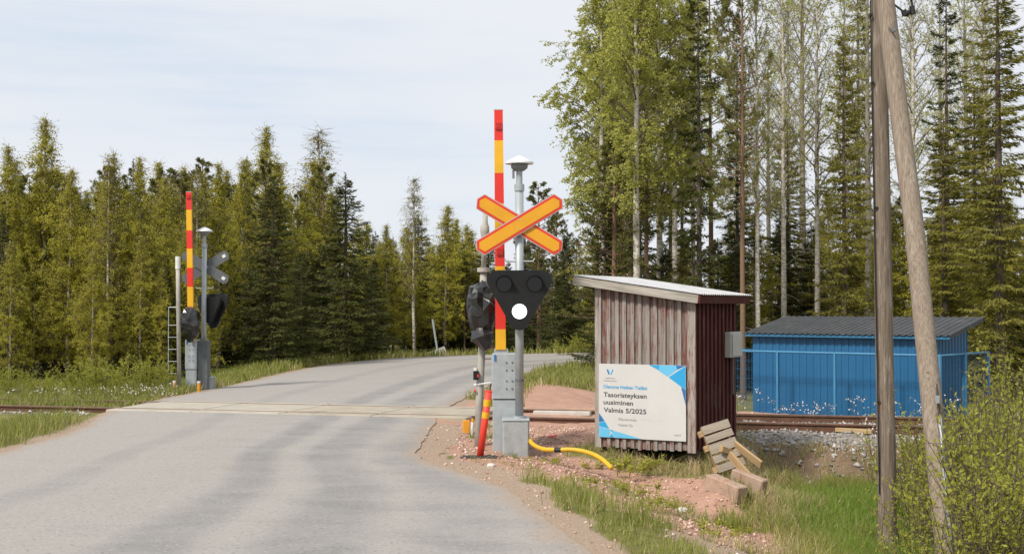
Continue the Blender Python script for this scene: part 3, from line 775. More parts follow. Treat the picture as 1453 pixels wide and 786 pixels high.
def wrapped_bag(center, rx, ry, rz, seed, parent):
    rs = np.random.default_rng(seed); n = 17; mr = 12; V = []; ph = rs.random(6) * 6.28
    for i in range(mr):
        t = i / (mr - 1); prof = (0.25 + 0.75 * math.sin(math.pi * min(1, 0.12 + t * 0.95)) ** 0.6) if 0 < i < mr - 1 else 0.22
        for j in range(n):
            a = 2 * math.pi * j / n; sq = 1.0 / max(abs(math.cos(a)), abs(math.sin(a))) ** 0.45
            fo1 = abs(math.sin(2.5 * a + ph[0] + 3.0 * t)) ; fo2 = abs(math.sin(4.0 * a + ph[1] - 7.0 * t + 2 * math.sin(5 * t + ph[2]))); fo3 = abs(math.sin(9 * t + ph[3] + 2 * a))
            k_ = prof * sq * (0.80 + 0.14 * fo1 + 0.13 * fo2 + 0.10 * fo3 + 0.10 * rs.random())
            V.append((center[0] + math.cos(a) * rx * k_, center[1] + math.sin(a) * ry * k_, center[2] + (1 - 2 * t) * rz + rs.normal() * 0.016))
    Fc = [(i * n + j, i * n + (j + 1) % n, (i + 1) * n + (j + 1) % n, (i + 1) * n + j) for i in range(mr - 1) for j in range(n)]
    tri = []
    for i, f in enumerate(Fc):
        tri += [(f[0], f[2], f[1]), (f[0], f[3], f[2])] if (i * 7) % 3 else [(f[0], f[3], f[1]), (f[1], f[3], f[2])]
    tri += [tuple(range(n)), tuple((mr - 1) * n + j for j in range(n - 1, -1, -1))]
    mb = MB(); mb.add(V, tri); return mb.build('wrapped_signal_head', M['plastic'], parent)


base = at(679, 622, 17.6); base.z = hz(base.x, base.y)
om = thing('old_signal_mast', 'weathered leaning pole with signal wrapped in black plastic beside red tube', 'signal mast', base)
P_ = lambda px, py, dy=0.0: at(px, py, 17.6 + dy) - base
MB().tube([Vector((P_(678, 620).x, 0, -0.15)), P_(680.5, 560), P_(684, 490), P_(686, 384)], [0.052, 0.05, 0.048, 0.046], 12).build('pole', M['old_mast'], om, smooth=True)
MB().tube([P_(686, 386), P_(686, 380)], 0.085, 12).build('flange', M['old_mast'], om)
MB().tube([P_(686, 384), P_(687.5, 340), P_(688, 330), P_(688, 322), P_(688.5, 316), P_(688.5, 301)], [0.036, 0.036, 0.06, 0.06, 0.034, 0.034], 12).build('upper_pole', M['old_mast'], om, smooth=True)
wrapped_bag(P_(684, 444, -0.1), 0.185, 0.19, 0.405, 4, om)
MB().tube([P_(681, 462, -0.1), P_(683, 478, -0.2), P_(690, 489, -0.12), P_(700, 492, 0.0)], [0.10, 0.16, 0.09, 0.03], 9).build('plastic_flap', M['plastic'], om)
sb = MB().box(tuple(P_(671.5, 539, -0.1)), tuple(P_(679, 526, 0.0))).build('sensor_box', M['black'], om)
MB().box(tuple(P_(672, 526, -0.09)), tuple(P_(676, 521.5, -0.02))).build('cap', M['white'], sb)
MB().box(tuple(P_(677, 535, -0.112)), tuple(P_(679, 531, -0.101))).build('red_mark', M['red'], sb)
MB().tube([P_(673, 546), P_(680, 545, -0.06), P_(697, 543, -0.03)], 0.014, 6).build('cable_clamp', M['white'], om)
MB().tube([P_(673, 554, -0.06), P_(675, 554, -0.06)], 0.022, 8).build('red_reflector', M['red'], om)
MB().tube([P_(697, 543, -0.03), P_(693, 562, 0.0), P_(690, 600, 0.05), P_(688, 628, 0.1)], 0.009, 5).build('cable', M['cable'], om)
MB().tube([P_(687, 509, 0), P_(697, 509, 0)], 0.01, 5).build('upper_bracket', M['galv'], om)

# -- red plastic tube, marker posts, duct
b1 = at(681, 647, 16.1); b1.z = hz(b1.x, b1.y)
bl = thing('delineator_tube', 'leaning orange red plastic tube with two yellow bands at road edge', 'delineator post', b1)
top = at(693.5, 555, 16.05) - b1; ax = top.normalized()
rr = 0.042
MB().tube([ax * -0.03, top], rr, 14).build('tube', M['bollard_red'], bl, smooth=True)
MB().tube([top - ax * 0.002, top + ax * 0.008], rr * 1.04, 14).build('cap', M['bollard_red'], bl)
for a0, a1 in ((0.10, 0.185), (0.255, 0.33)):
    MB().tube([top - ax * a0, top - ax * a1], rr + 0.003, 14).build('yellow_band', M['yellow'], bl)
MB().box((-0.24, -0.10, -0.03), (0.22, 0.10, 0.022), bev=0.012).build('base_plate', M['rubber'], bl)
p0 = at(664, 608, 19.1); p0.z = hz(p0.x, p0.y)
mk = thing('cable_marker', 'small orange plate and white stick beside the weathered mast foot', 'marker', p0)
MB().box((-0.075, -0.01, 0.02), (0.03, 0.02, 0.20), bev=0.008).build('orange_plate', M['orange'], mk)
MB().tube([(0.055, 0, -0.05), (0.07, 0.01, 0.20)], 0.02, 8).build('white_stick', M['white'], mk)
MB().tube([(0.07, 0.01, 0.17), (0.072, 0.01, 0.225)], 0.022, 8).build('orange_tip', M['orange'], mk)

duct = thing('cable_duct', 'yellow corrugated cable duct curving over red gravel to the shed', 'cable duct', (0.3, 16.4, 0))
ctr = [at(*p) for p in ((749, 619, 16.95), (756, 630, 16.75), (771, 637, 16.5), (792, 638, 16.35), (815, 638, 16.3), (838, 643, 16.15), (855, 652, 15.95), (868, 664, 15.75))]
ctr = [c - Vector((0.3, 16.4, 0)) for c in ctr]
for c in ctr[2:]:
    c.z = max(c.z, hz(c.x + 0.3, c.y + 16.4) + 0.03)
cc = catmull([tuple(c) for c in ctr], 16)
MB().tube([tuple(c) for c in cc], [0.030 if i % 2 else 0.0265 for i in range(len(cc))], 10).build('hose', M['hose'], duct, smooth=True)
i0 = 3 * 16; MB().tube([tuple(c) for c in cc[i0 - 3:i0 + 4]], 0.034, 10).build('black_coupling', M['cable'], duct)
sc_ = at(783, 619, 18.4)
sp_ = MB(); sp_.add([(-0.06, -0.02, 0.0), (0.05, -0.03, 0.01), (0.075, 0.03, 0.03), (-0.05, 0.035, 0.012), (-0.06, -0.02, 0.012), (0.05, -0.03, 0.022), (0.075, 0.03, 0.042), (-0.05, 0.035, 0.026)],
                   [(0, 3, 2, 1), (4, 5, 6, 7), (0, 1, 5, 4), (1, 2, 6, 5), (2, 3, 7, 6), (3, 0, 4, 7)])
tag(sp_.build('plastic_scrap', M['red'], None, loc=(sc_.x, sc_.y, hz(sc_.x, sc_.y) + 0.005)), 'small red plastic scrap lying on gravel between mast and shed', 'litter')

# -- far side, seen from behind
fb, fbase = barrier(271, 551, YF, SF, 'far barrier cabinet with shorter red and yellow boom beyond the rails', [273, 298, 327, 353, 380, 407, 435, 470, 484],
                    (263.5, 279, 482), [(268, 273), (271.5, 470)], (279,), 524)
wrapped_bag(at(270, 461, 28.75) - fbase, 0.19, 0.16, 0.37, 9, fb)
MB().box((0.13, 0.02, -0.1), (0.36, 0.30, 1.05), bev=0.015).build('relay_cabinet', M['galv_dark'], fb)
b2 = at(289, 550, 29.3); zF = lambda py: at(289, py, 29.3).z - b2.z
signal_mast(b2, 'far signal mast with grey cross back behind the second barrier', 1, zF(322), zF(379), zF(417), 0.16, False, (-0.06, 0.22, 0.22), zF(409), 0.60, 31.0, R(-24))
b3 = at(252, 553, 28.6); b3.z = hz(b3.x, b3.y)
fo = thing('ladder_mast', 'thin white mast with narrow ladder left of the far barrier', 'mast', b3)
zA = at(252, 364, 28.6).z - b3.z
MB().tube([(0.04, 0, -0.1), (0, 0, zA * 0.7), (-0.01, 0, zA - 0.25)], 0.045, 12).build('mast', M['old_mast'], fo, smooth=True)
MB().tube([(-0.01, 0, zA - 0.27), (-0.01, 0, zA)], 0.055, 12).build('white_top', M['white'], fo)
lx0, lx1 = at(241.5, 0, 28.6).x - b3.x, at(249, 0, 28.6).x - b3.x; zl = at(0, 436, 28.6).z - b3.z
ladder = MB().tube([(lx0, 0.02, 0), (lx0, 0.02, zl)], 0.009, 6).build('ladder_rail', M['galv'], fo)
MB().tube([(lx0, 0.02, zl), (lx1 + 0.06, 0.02, zl)], 0.012, 6).build('ladder_rail', M['galv'], fo)
for i in range(6):
    z = zl * (0.06 + 0.145 * i); MB().tube([(lx0, 0.02, z), (lx1 + 0.07, 0.02, z)], 0.007, 6).build('rung', M['galv'], fo)
for px, nm in ((247.5, 'short orange marker post at foot of the white ladder mast'), (282, 'short orange marker post at foot of the far barrier cabinet')):
    q = at(px, 552, 28.3); q.z = hz(q.x, q.y)
    mkr = thing('marker_post', nm, 'marker', q, 0, 'orange marker posts of the far barrier')
    MB().tube([(0, 0, -0.05), (0, 0, 0.2)], 0.035, 8).build('post', M['orange'], mkr); MB().tube([(0, 0, 0.2), (0, 0, 0.235)], 0.037, 8).build('cap', M['white'], mkr)

# -- toppled road sign beyond the bend
q = at(620, 503, 50.0); q.z = hz(q.x, q.y)
ts = thing('toppled_sign', 'grey sign plate with tilted post toppled at the far road bend', 'road sign', q)
MB().tube([(0.05, 0.1, 0), (-0.18, 0.15, 1.42)], 0.04, 8).build('post', M['galv'], ts)
MB().prism([(-0.42, 0.0), (0.46, 0.02), (0.27, 0.40), (-0.36, 0.16)], Matrix.Translation((0, 0, 0.0)) @ FRONT, 0.02).build('plate', M['alu'], ts)

# ------------------------------------------------------------------ plank shed
shed = thing('plank_shed', 'weathered red and grey plank shed with pale corrugated lean-to roof', 'shed', SHED, SHYAW)
# local: x 0 at the right front corner, -SW at the left; y 0 front, SL back
top_at = lambda x: SHR + (SHL - SHR) * (-x / SW)


def vboard(name, x0, x1, y0, y1, zb, zt0, zt1, m, parent):
    mb = MB(); mb.add([(x0, y0, zb), (x1, y0, zb), (x1, y1, zb), (x0, y1, zb), (x0, y0, zt0), (x1, y0, zt1), (x1, y1, zt1), (x0, y1, zt0)],
                      [(3, 2, 1, 0), (4, 5, 6, 7), (0, 1, 5, 4), (1, 2, 6, 5), (2, 3, 7, 6), (3, 0, 4, 7)])
    return mb.build(name, m, parent)


nb_ = 11; wbd = (SW - 0.16) / nb_
for i in range(nb_):
    x0 = -SW + 0.08 + wbd * i; dz = random.uniform(-0.012, 0.012)
    vboard('board', x0 + 0.002, x0 + wbd - 0.002, 0.012, 0.034, dz, top_at(x0), top_at(x0 + wbd), M['shed_front'], shed)
    if i:
        xb = x0; j = random.uniform(-0.006, 0.006)
        vboard('batten', xb - 0.026 + j, xb + 0.026 + j, -0.012, 0.010, random.uniform(-0.03, 0.0), top_at(xb), top_at(xb), M['shed_batten'], shed)
vboard('corner_board', -SW - 0.012, -SW + 0.078, -0.016, 0.010, -0.01, top_at(-SW), top_at(-SW + 0.08), M['shed_corner'], shed)
vboard('corner_board', -0.085, 0.022, -0.018, 0.010, -0.02, top_at(-0.08), top_at(0.0), M['shed_corner'], shed)
nr = 21; wr = SL / nr
for i in range(nr):
    y0 = wr * i + 0.012
    vboard('side_board', 0.0, 0.010 + (0.022 if i % 2 else 0.0), y0 + 0.004, y0 + wr - 0.004, random.uniform(-0.02, 0.02), top_at(0), top_at(0), M['shed_red'], shed)
for i in range(nr):
    y0 = wr * i + 0.012
    vboard('side_board', -SW - 0.012, -SW + 0.004, y0 + 0.004, y0 + wr - 0.004, 0, top_at(-SW), top_at(-SW), M['shed_front'], shed)
for i in range(12):
    x0 = -SW + SW / 12 * i; vboard('back_board', x0 + 0.003, x0 + SW / 12 - 0.003, SL, SL + 0.02, 0, top_at(x0), top_at(x0 + SW / 12), M['shed_red'], shed)
MB().box((-SW + 0.01, 0.04, 0.03), (-0.01, SL - 0.01, 0.08)).build('floor', M['sleeper'], shed)
for x in (-SW + 0.05, -0.12):
    for y in (0.08, SL - 0.2):
        MB().box((x, y, -0.7), (x + 0.12, y + 0.12, 0.03)).build('foundation_post', M['sleeper'], shed)
sl = math.atan((SHL - SHR) / SW)
RM = Matrix.Translation((0, 0, SHR + 0.012)) @ Matrix.Rotation(sl, 4, 'Y')          # roof frame: local x runs down the slope to the right
xl, xr, yf, yb = -SW - 0.26, 0.11, -0.14, SL + 0.24
rf = MB().box((xl + 0.02, yf + 0.03, 0.0), (xr - 0.02, yb - 0.02, 0.035), RM).build('roof', M['sleeper'], shed)
fo_ = MB().box((xl, yf, -0.045), (xr - 0.002, yf + 0.028, 0.06)).build('front_fascia', M['fascia_grey'], rf); fo_.matrix_local = RM
MB().box((xr, yf + 0.001, -0.045), (xr + 0.026, yb, 0.055), RM).build('side_fascia', M['shed_red'], rf)
MB().box((xl - 0.028, yf, -0.045), (xl - 0.002, yb, 0.058), RM).build('side_fascia', M['fascia_grey'], rf)
MB().box((xl, yb, -0.045), (xr, yb + 0.026, 0.055), RM).build('back_fascia', M['fascia_grey'], rf)
mb = MB(); n = 110; vs_ = []
for i in range(n + 1):
    y = yf - 0.012 + (yb - yf + 0.03) * i / n; z = 0.078 + 0.009 * math.sin(i * 2 * math.pi / 4.4)
    vs_ += [RM @ Vector((xl - 0.02, y, z)), RM @ Vector((xr + 0.045, y, z)), RM @ Vector((xr + 0.045, y, z - 0.006)), RM @ Vector((xl - 0.02, y, z - 0.006))]
mb.add(vs_, [(i * 4 + j, i * 4 + (j + 1) % 4, i * 4 + 4 + (j + 1) % 4, i * 4 + 4 + j) for i in range(n) for j in range(4)])
mb.build('roof_sheet', M['shed_roof'], rf)
# meter box on the shaded side
mt = thing('meter_box', 'light grey electricity box on the dark red side of the shed', 'electric box', SHED + Matrix.Rotation(SHYAW, 3, 'Z') @ Vector((0.03, 1.02, 1.16)), SHYAW)
mbx = MB().box((0, 0, 0), (0.10, 0.42, 0.34), bev=0.012).build('housing', M['meter'], mt)
MB().box((0.102, 0.02, 0.02), (0.116, 0.40, 0.31), bev=0.008).build('cover', M['meter'], mt)
MB().tube([(0.05, 0.2, -0.5), (0.05, 0.2, 0.0)], 0.016, 8).build('conduit', M['galv_dark'], mt)

# info sign on the front
sg_ = thing('info_sign', 'white project sign with blue corner shapes on the plank shed front', 'sign', SHED + Matrix.Rotation(SHYAW, 3, 'Z') @ Vector((0, -0.02, 0)), SHYAW)
SWp, SHp = 1.225, 0.965; sx0, sz0 = -SW + 0.055, 0.125
MB().box((sx0, -0.014, sz0), (sx0 + SWp, -0.002, sz0 + SHp)).build('panel', M['sign_white'], sg_)


def S(u, v):      # sign picture coordinates in the zoomed photo (907 x 786 crop) -> metres on the panel
    return (sx0 + (u - 50) / (831 - 50) * SWp, sz0 + (1 - (v - 60 - (u - 50) * 0.010) / (676 - 60)) * SHp)


def flat(pts, m, lift, nm):
    P2 = [S(*p) for p in pts]
    P2 = [(min(max(x, sx0 + 0.002), sx0 + SWp - 0.002), min(max(z, sz0 + 0.002), sz0 + SHp - 0.002)) for x, z in P2]
    mb = MB(); mb.add([(x, -0.0145 - lift, z) for x, z in P2], [tuple(range(len(P2)))]); return mb.build(nm, m, sg_)


flat([(505, 60), (603, 60), (592, 108)], M['s_mid'], 0.001, 'blue_facet')
flat([(603, 60), (745, 60), (758, 102), (672, 160), (592, 112)], M['s_cyan'], 0.001, 'pale_blue_facet')
flat([(745, 60), (831, 60), (831, 66), (758, 102)], M['s_blue'], 0.001, 'deep_blue_facet')
flat([(831, 72), (831, 262), (790, 240), (680, 165)], M['s_mid'], 0.001, 'blue_facet')
flat([(790, 242), (831, 266), (831, 395)], M['s_blue'], 0.001, 'deep_blue_facet')
flat([(50, 475), (104, 540), (50, 552)], M['s_blue'], 0.001, 'deep_blue_facet')
flat([(50, 556), (106, 544), (146, 604), (50, 584)], M['s_mid'], 0.001, 'blue_facet')
flat([(50, 588), (160, 612), (150, 655), (140, 676), (50, 676)], M['s_cyan'], 0.001, 'pale_blue_facet')
flat([(165, 613), (440, 680), (200, 680), (170, 640)], M['s_cyan'], 0.001, 'pale_blue_facet')
flat([(162, 612), (180, 616), (168, 628)], M['s_blue'], 0.002, 'deep_blue_facet')
flat([(166, 642), (196, 680), (145, 680)], M['s_mid'], 0.002, 'blue_facet')
flat([(122, 108), (134, 108), (150, 150), (138, 150)], M['s_blue'], 0.001, 'logo_blade')
flat([(134, 108), (142, 108), (152, 140), (150, 150)], M['s_cyan'], 0.002, 'logo_blade')
flat([(174, 108), (186, 108), (170, 150), (158, 150)], M['s_mid'], 0.001, 'logo_blade')


def text(body, u, v, cap_px, width_px, m, weight=0.0, nm='lettering'):
    """text with its baseline at (u, v), capital height and width in crop pixels"""
    cu = bpy.data.curves.new(nm, 'FONT'); cu.body = body; cu.size = 1.0; cu.offset = weight; cu.resolution_u = 3
    t = bpy.data.objects.new(nm, cu); COL.objects.link(t); bpy.context.view_layer.update()
    me = bpy.data.meshes.new_from_object(t); bpy.data.objects.remove(t)
    co = np.zeros(len(me.vertices) * 3, np.float32); me.vertices.foreach_get('co', co); co = co.reshape(-1, 3)
    lo = co[:, 0].min(); w = co[:, 0].max() - lo
    x, z = S(u, v); kx = width_px / 781 * SWp / w; kz = cap_px / 616 * SHp / 0.70
    sl_ = -0.010 * (SHp / 616) / (SWp / 781)
    X = x + (co[:, 0] - lo) * kx
    out = np.stack([X, np.full(len(co), -0.0165), z + co[:, 1] * kz + (X - x) * sl_], 1)
    me.vertices.foreach_set('co', out.astype(np.float32).ravel()); me.materials.clear(); me.materials.append(m); me.update()
    o = link(nm, me, sg_); return o


text('Väylävirasto', 108, 185, 12, 92, M['s_grey']); text('Trafikledsverket', 92, 207, 12, 122, M['s_grey'])
text('Olemme Hetken Tielläsi', 92, 264, 27, 398, M['s_mid'], 0.018)
text('Tasoristeyksen', 94, 336, 38, 392, M['s_text'], 0.016); text('uusiminen', 94, 399, 38, 270, M['s_text'], 0.016); text('Valmis 5/2025', 94, 464, 38, 388, M['s_text'], 0.016)
text('Pääurakoitsija:', 232, 530, 20, 166, M['s_grey']); text('Kolatek Oy', 232, 577, 20, 128, M['s_grey']); text('- -- - --- -- - - -', 420, 526, 17, 200, M['s_faint'])
text('vayla.fi', 728, 640, 15, 60, M['s_grey'])

# ------------------------------------------------------------------ pallet, planks, kerb blocks by the shed
TL, TR, BL = at(998.5, 605, 16.4), at(1036.5, 592.5, 16.44), at(1020, 671, 16.2)
ex = (TR - TL).normalized(); ez = (TL - BL); ez = (ez - ex * ez.dot(ex)).normalized(); ey = ez.cross(ex); wid, hei = (TR - TL).length, (TL - BL).length
PM = Matrix(((ex.x, ey.x, ez.x, BL.x), (ex.y, ey.y, ez.y, BL.y), (ex.z, ey.z, ez.z, BL.z), (0, 0, 0, 1)))
pal = thing('wooden_pallet', 'broken grey wooden pallet leaning against the shed corner', 'pallet'); pal.matrix_world = PM
hs = hei / 5
for i in range(5):
    z0 = hei * (0, 0.205, 0.40, 0.64, 0.83)[i]; h_ = hei * (0.15, 0.145, 0.20, 0.145, 0.175)[i]
    MB().box((0, -0.011, 0), (wid, 0.011, h_), bev=0.003).build('slat', M['pallet_grey'], pal, loc=(0, 0, z0)).rotation_euler = (0, random.uniform(-0.02, 0.02), 0)
for x in (0.0, wid - 0.07):
    MB().box((x + 0.004, 0.012, -0.01), (x + 0.022, 0.10, hei + 0.005)).build('stringer', M['plank_yellow'], pal)
for z in (0.02, hei * 0.5, hei - 0.11):
    MB().box((-0.05, 0.03, z), (wid * 0.5, 0.10, z + 0.075)).build('spacer_block', M['plank_yellow'], pal)


def beam(name, a, b, w, h, m, label, cat, up=Vector((0, 0, 1)), bev=0.006, group=None):
    """a beam whose lower edge runs from a to b"""
    a, b = Vector(a), Vector(b)
    if name in ('kerb_block', 'edge_beam', 'wooden_board'):
        for q in (a, b):                                 # rest on the ground, a little sunk in
            q.z = hz(q.x, q.y) + 0.01 if name == 'kerb_block' else max(q.z, hz(q.x, q.y) - 0.01)
    x = (b - a).normalized(); y = up.cross(x).normalized(); z = x.cross(y)
    mb = MB().box((0, -w / 2, 0), ((b - a).length, w / 2, h), bev=bev); o = mb.build(name, m)
    o.matrix_world = Matrix(((x.x, y.x, z.x, a.x), (x.y, y.y, z.y, a.y), (x.z, y.z, z.z, a.z), (0, 0, 0, 1))); return tag(o, label, cat, group)


beam('loose_plank', at(1042, 634, 16.35), at(1080, 664, 16.0), 0.035, 0.10, M['plank_yellow'], 'long yellow plank slanting down behind the pallet toward the grass', 'plank', up=Vector((0.1, -0.6, 0.8)))
beam('loose_plank', at(1033, 648, 15.95), at(1061, 680, 15.7), 0.035, 0.10, M['plank_yellow'], 'short yellow plank standing against the front of the pallet', 'plank', up=Vector((0.2, -0.5, 0.8)))
beam('loose_plank', at(1022, 640, 16.2), at(1050, 650, 16.4), 0.06, 0.07, M['plank_yellow'], 'stubby yellow timber lying crosswise behind the slatted pallet', 'plank')
beam('kerb_block', at(1006, 692, 15.75), at(1052, 715, 15.3), 0.17, 0.19, M['block'], 'gravel dusted concrete block lying nearest below the pallet', 'concrete block', bev=0.012)
beam('kerb_block', at(1036, 686, 15.8), at(1080, 704, 15.55), 0.15, 0.24, M['block'], 'chipped concrete block lying at the foot of the yellow planks', 'concrete block', bev=0.014)
beam('wooden_board', at(1186, 612, 20.3), at(1238, 615, 20.0), 0.1, 0.06, M['plank_yellow'], 'yellow board lying on the ballast beside the near rail', 'plank')
beam('edge_beam', at(758, 590, 23.0), at(838, 589, 22.75), 0.16, 0.065, M['beam_white'], 'pale concrete beam lying beyond the rails left of the shed', 'concrete beam')

# ------------------------------------------------------------------ blue hut and its fence
HY = R(-40.1); HA = Vector((4.59, 26.0, 1.294)); HW, HL, HP = 4.12, 1.64, R(10.75)
hg = -0.78
hut = thing('blue_hut', 'blue corrugated steel hut with dark grey lean-to roof behind tracks', 'hut', (HA.x, HA.y, hg), HY)
zt = HA.z - hg                                           # roof front edge height, local
x0, x1, y0, y1 = 0.10, HW - 0.28, 0.16, HL - 0.1


def ribbed(p, q, zb, zt0, zt1, parent, name, m, pitch=0.145, dep=0.014):
    """trapezoid-profiled sheet between two ground points (outside on the right of p->q)"""
    p, q = Vector(p), Vector(q); d = (q - p); ln = d.length; d /= ln; nrm = Vector((d.y, -d.x, 0)); pr = []
    s_ = 0.0
    while s_ < ln:
        for a, o_ in ((0, 0), (0.42, 0), (0.5, 1), (0.92, 1)):
            pr.append((min(ln, s_ + a * pitch), o_ * dep))
        s_ += pitch
    pr.append((ln, 0)); vs_ = []; fs_ = []
    for s1, o_ in pr:
        b = p + d * s1 + nrm * o_; t = s1 / ln
        vs_ += [(b.x, b.y, zb), (b.x, b.y, zt0 + (zt1 - zt0) * t)]
    fs_ = [(2 * i, 2 * i + 2, 2 * i + 3, 2 * i + 1) for i in range(len(pr) - 1)]
    mb = MB(); mb.add(vs_, fs_); return mb.build(name, m, parent)


rise = lambda y: zt + y * math.tan(HP) - 0.05
ribbed((x0, y0, 0), (x1, y0, 0), 0, rise(y0), rise(y0), hut, 'front_wall', M['blue'])
ribbed((x1, y0, 0), (x1, y1, 0), 0, rise(y0), rise(y1), hut, 'side_wall', M['blue'])
ribbed((x0, y1, 0), (x0, y0, 0), 0, rise(y1), rise(y0), hut, 'side_wall', M['blue'])
ribbed((x1, y1, 0), (x0, y1, 0), 0, rise(y1), rise(y1), hut, 'back_wall', M['blue'])
HR = Matrix.Translation((0, 0, zt)) @ Matrix.Rotation(HP, 4, 'X')
hr = MB().box((0.02, 0.02, -0.03), (HW - 0.02, HL - 0.02, 0.0), HR).build('roof', M['hut_roof'], hut)
mb = MB(); vs_ = []; pr = []; s_ = -0.02
while s_ < HW:
    for a, o_ in ((0, 0), (0.6, 0), (0.68, 1), (0.9, 1), (0.98, 0)):
        pr.append((min(HW + 0.02, s_ + a * 0.13), 0.012 + o_ * 0.018))
    s_ += 0.13
for x, z in pr:
    for y, dz in ((-0.03, 0), (HL + 0.03, 0), (HL + 0.03, -0.005), (-0.03, -0.005)):
        vs_.append(HR @ Vector((x, y, z + dz)))
mb.add(vs_, [(i * 4 + j, i * 4 + (j + 1) % 4, i * 4 + 4 + (j + 1) % 4, i * 4 + 4 + j) for i in range(len(pr) - 1) for j in range(4)])
mb.build('roof_sheet', M['hut_roof'], hr)
MB().box((0.0, -0.004, -0.055), (HW, 0.016, -0.004), HR).build('front_fascia', M['blue_pale'], hr)
MB().box((HW - 0.016, 0.018, -0.06), (HW + 0.004, HL, -0.004), HR).build('side_fascia', M['hut_roof'], hr)

fen = thing('steel_fence', 'blue steel mesh fence standing around the front of the hut', 'fence', (HA.x, HA.y, hg), HY)
fz = at(1056, 497, 25.9).z - hg
fx0, fx1, fy0, fy1 = -0.12, HW - 0.02, -0.40, HL + 0.25
posts = [(fx0, fy0)] + [(fx0 + (fx1 - fx0) * t, fy0) for t in (0.25, 0.53, 0.78)] + [(fx1, fy0), (fx1, (fy0 + fy1) / 2), (fx1, fy1), (fx0, fy1)]
for i, (x, y) in enumerate(posts):
    r_ = 0.022 if i in (1, 2, 3) else 0.034
    MB().box((x - r_, y - r_, -0.1), (x + r_, y + r_, fz + 0.015), bev=0.005).build('post', M['blue_pale'], fen)
runs = [posts[0:5], posts[4:7], [posts[7], posts[0]]]
for run in runs:
    for (xa, ya), (xb, yb_) in zip(run[:-1], run[1:]):
        MB().tube([(xa, ya, fz), (xb, yb_, fz)], 0.02, 8).build('top_rail', M['blue_pale'], fen)
        mb = MB(); ln = math.hypot(xb - xa, yb_ - ya); nw = max(3, int(ln / 0.06))
        for k_ in range(1, nw):
            t = k_ / nw; mb.tube([(xa + (xb - xa) * t, ya + (yb_ - ya) * t, 0.05), (xa + (xb - xa) * t, ya + (yb_ - ya) * t, fz)], 0.0022, 3, caps=False)
        for k_ in range(11):
            z = 0.05 + (fz - 0.07) * k_ / 10; mb.tube([(xa, ya, z), (xb, yb_, z)], 0.0028, 3, caps=False)
        mb.build('mesh_panel', M['blue'], fen)

# ------------------------------------------------------------------ utility poles
pb = at(1259, 800, 12.5); pb.z = hz(pb.x, pb.y) - 0.05
up_ = thing('utility_pole', 'upright weathered brown utility pole in front of the blue hut', 'utility pole', pb)
Q = lambda px, py, Y: at(px, py, Y) - pb
t0 = Q(1247.5, 0, 12.5); dirp = (t0 - Q(1259, 786, 12.5)); ext = t0 + dirp * 0.33
pts = [Vector((0, 0, -0.2)), Q(1259, 786, 12.5)] + [Q(1259 + (1247.5 - 1259) * f, 786 * (1 - f), 12.5) + Vector((random.uniform(-.008, .008), 0, 0)) for f in (0.2, 0.4, 0.6, 0.8)] + [t0, ext]
MB().tube(pts, [0.088, 0.087, 0.085, 0.083, 0.081, 0.079, 0.077, 0.073], 18).build('pole', M['pole'], up_, smooth=True)
cab_ = MB().tube([Q(1235.5, -60, 12.45), Q(1235.5, 22, 12.45), Q(1237, 120, 12.45), Q(1242, 380, 12.45), Q(1246.3, 600, 12.43), Q(1248, 700, 12.45)], 0.007, 6).build('cable', M['cable'], up_)
for px, py in ((1235, 22), (1237.5, 118), (1243, 295), (1246, 570)):
    MB().box(tuple(Q(px - 1.0, py + 1.2, 12.43)), tuple(Q(px + 2.0, py - 1.2, 12.46))).build('cable_clip', M['cable'], up_)
bb = at(1346, 800, 11.0); bb.z = hz(bb.x, bb.y) - 0.05
br = thing('brace_pole', 'leaning grey brown brace pole with steel conduit beside the upright pole', 'utility pole', bb)
B = lambda px, py, Y: at(px, py, Y) - bb
cen = [(1343.5, 786, 11.0, 0.093), (1329, 640, 11.3, 0.091), (1313, 480, 11.6, 0.089), (1297, 320, 11.9, 0.087), (1276, 160, 12.1, 0.085), (1256, 0, 12.28, 0.083), (1244, -90, 12.36, 0.082)]
MB().tube([B(1350, 830, 10.92)] + [B(a, b, c) for a, b, c, _ in cen], [0.094] + [c[3] for c in cen], 18).build('pole', M['brace'], br, smooth=True)
# a long drying crack: a dark sunken strip would be wear; modelled as a raised split edge
MB().tube([B(1333.5, 592, 11.25), B(1337, 640, 11.18), B(1344, 710, 11.03), B(1352.5, 800, 10.88)], 0.016, 10).build('conduit', M['galv'], br, smooth=True)
MB().tube([B(1318, 420, 11.66), B(1325, 520, 11.47), B(1330, 560, 11.36), B(1333.5, 594, 11.25)], 0.011, 8).build('cable', M['cable'], br)
for y_, x_, Y_ in ((640, 1337, 11.17), (730, 1346.2, 10.99)):
    MB().tube([B(x_ - 2.5, y_, Y_), B(x_ + 3.5, y_ - 0.5, Y_)], 0.021, 8).build('conduit_clip', M['galv_dark'], br)
MB().box(tuple(B(1328.5, 572, 11.25)), tuple(B(1331.5, 561, 11.28))).build('metal_tag', M['galv'], br)
MB().tube([B(1262, 40, 12.15), B(1268, 46, 12.1), B(1272, 42, 12.1), B(1271, 30, 12.1)], 0.011, 6).build('hook', M['galv_dark'], br)
ins = thing('wire_insulator', 'black insulator clamp with dark wires beside the two pole tops', 'insulator', at(1288, 20, 12.3))
I = lambda px, py, Y=12.3: at(px, py, Y) - at(1288, 20, 12.3)
MB().tube([I(1283, 22), I(1286, 20), I(1292, 16), I(1296, 14)], [0.02, 0.032, 0.014, 0.03], 8).build('clamp', M['cable'], ins)
MB().tube([I(1282, 15), I(1284, 23)], 0.026, 8).build('clamp', M['cable'], ins); MB().tube([I(1294, 9), I(1295.5, 21)], 0.026, 8).build('clamp', M['cable'], ins)
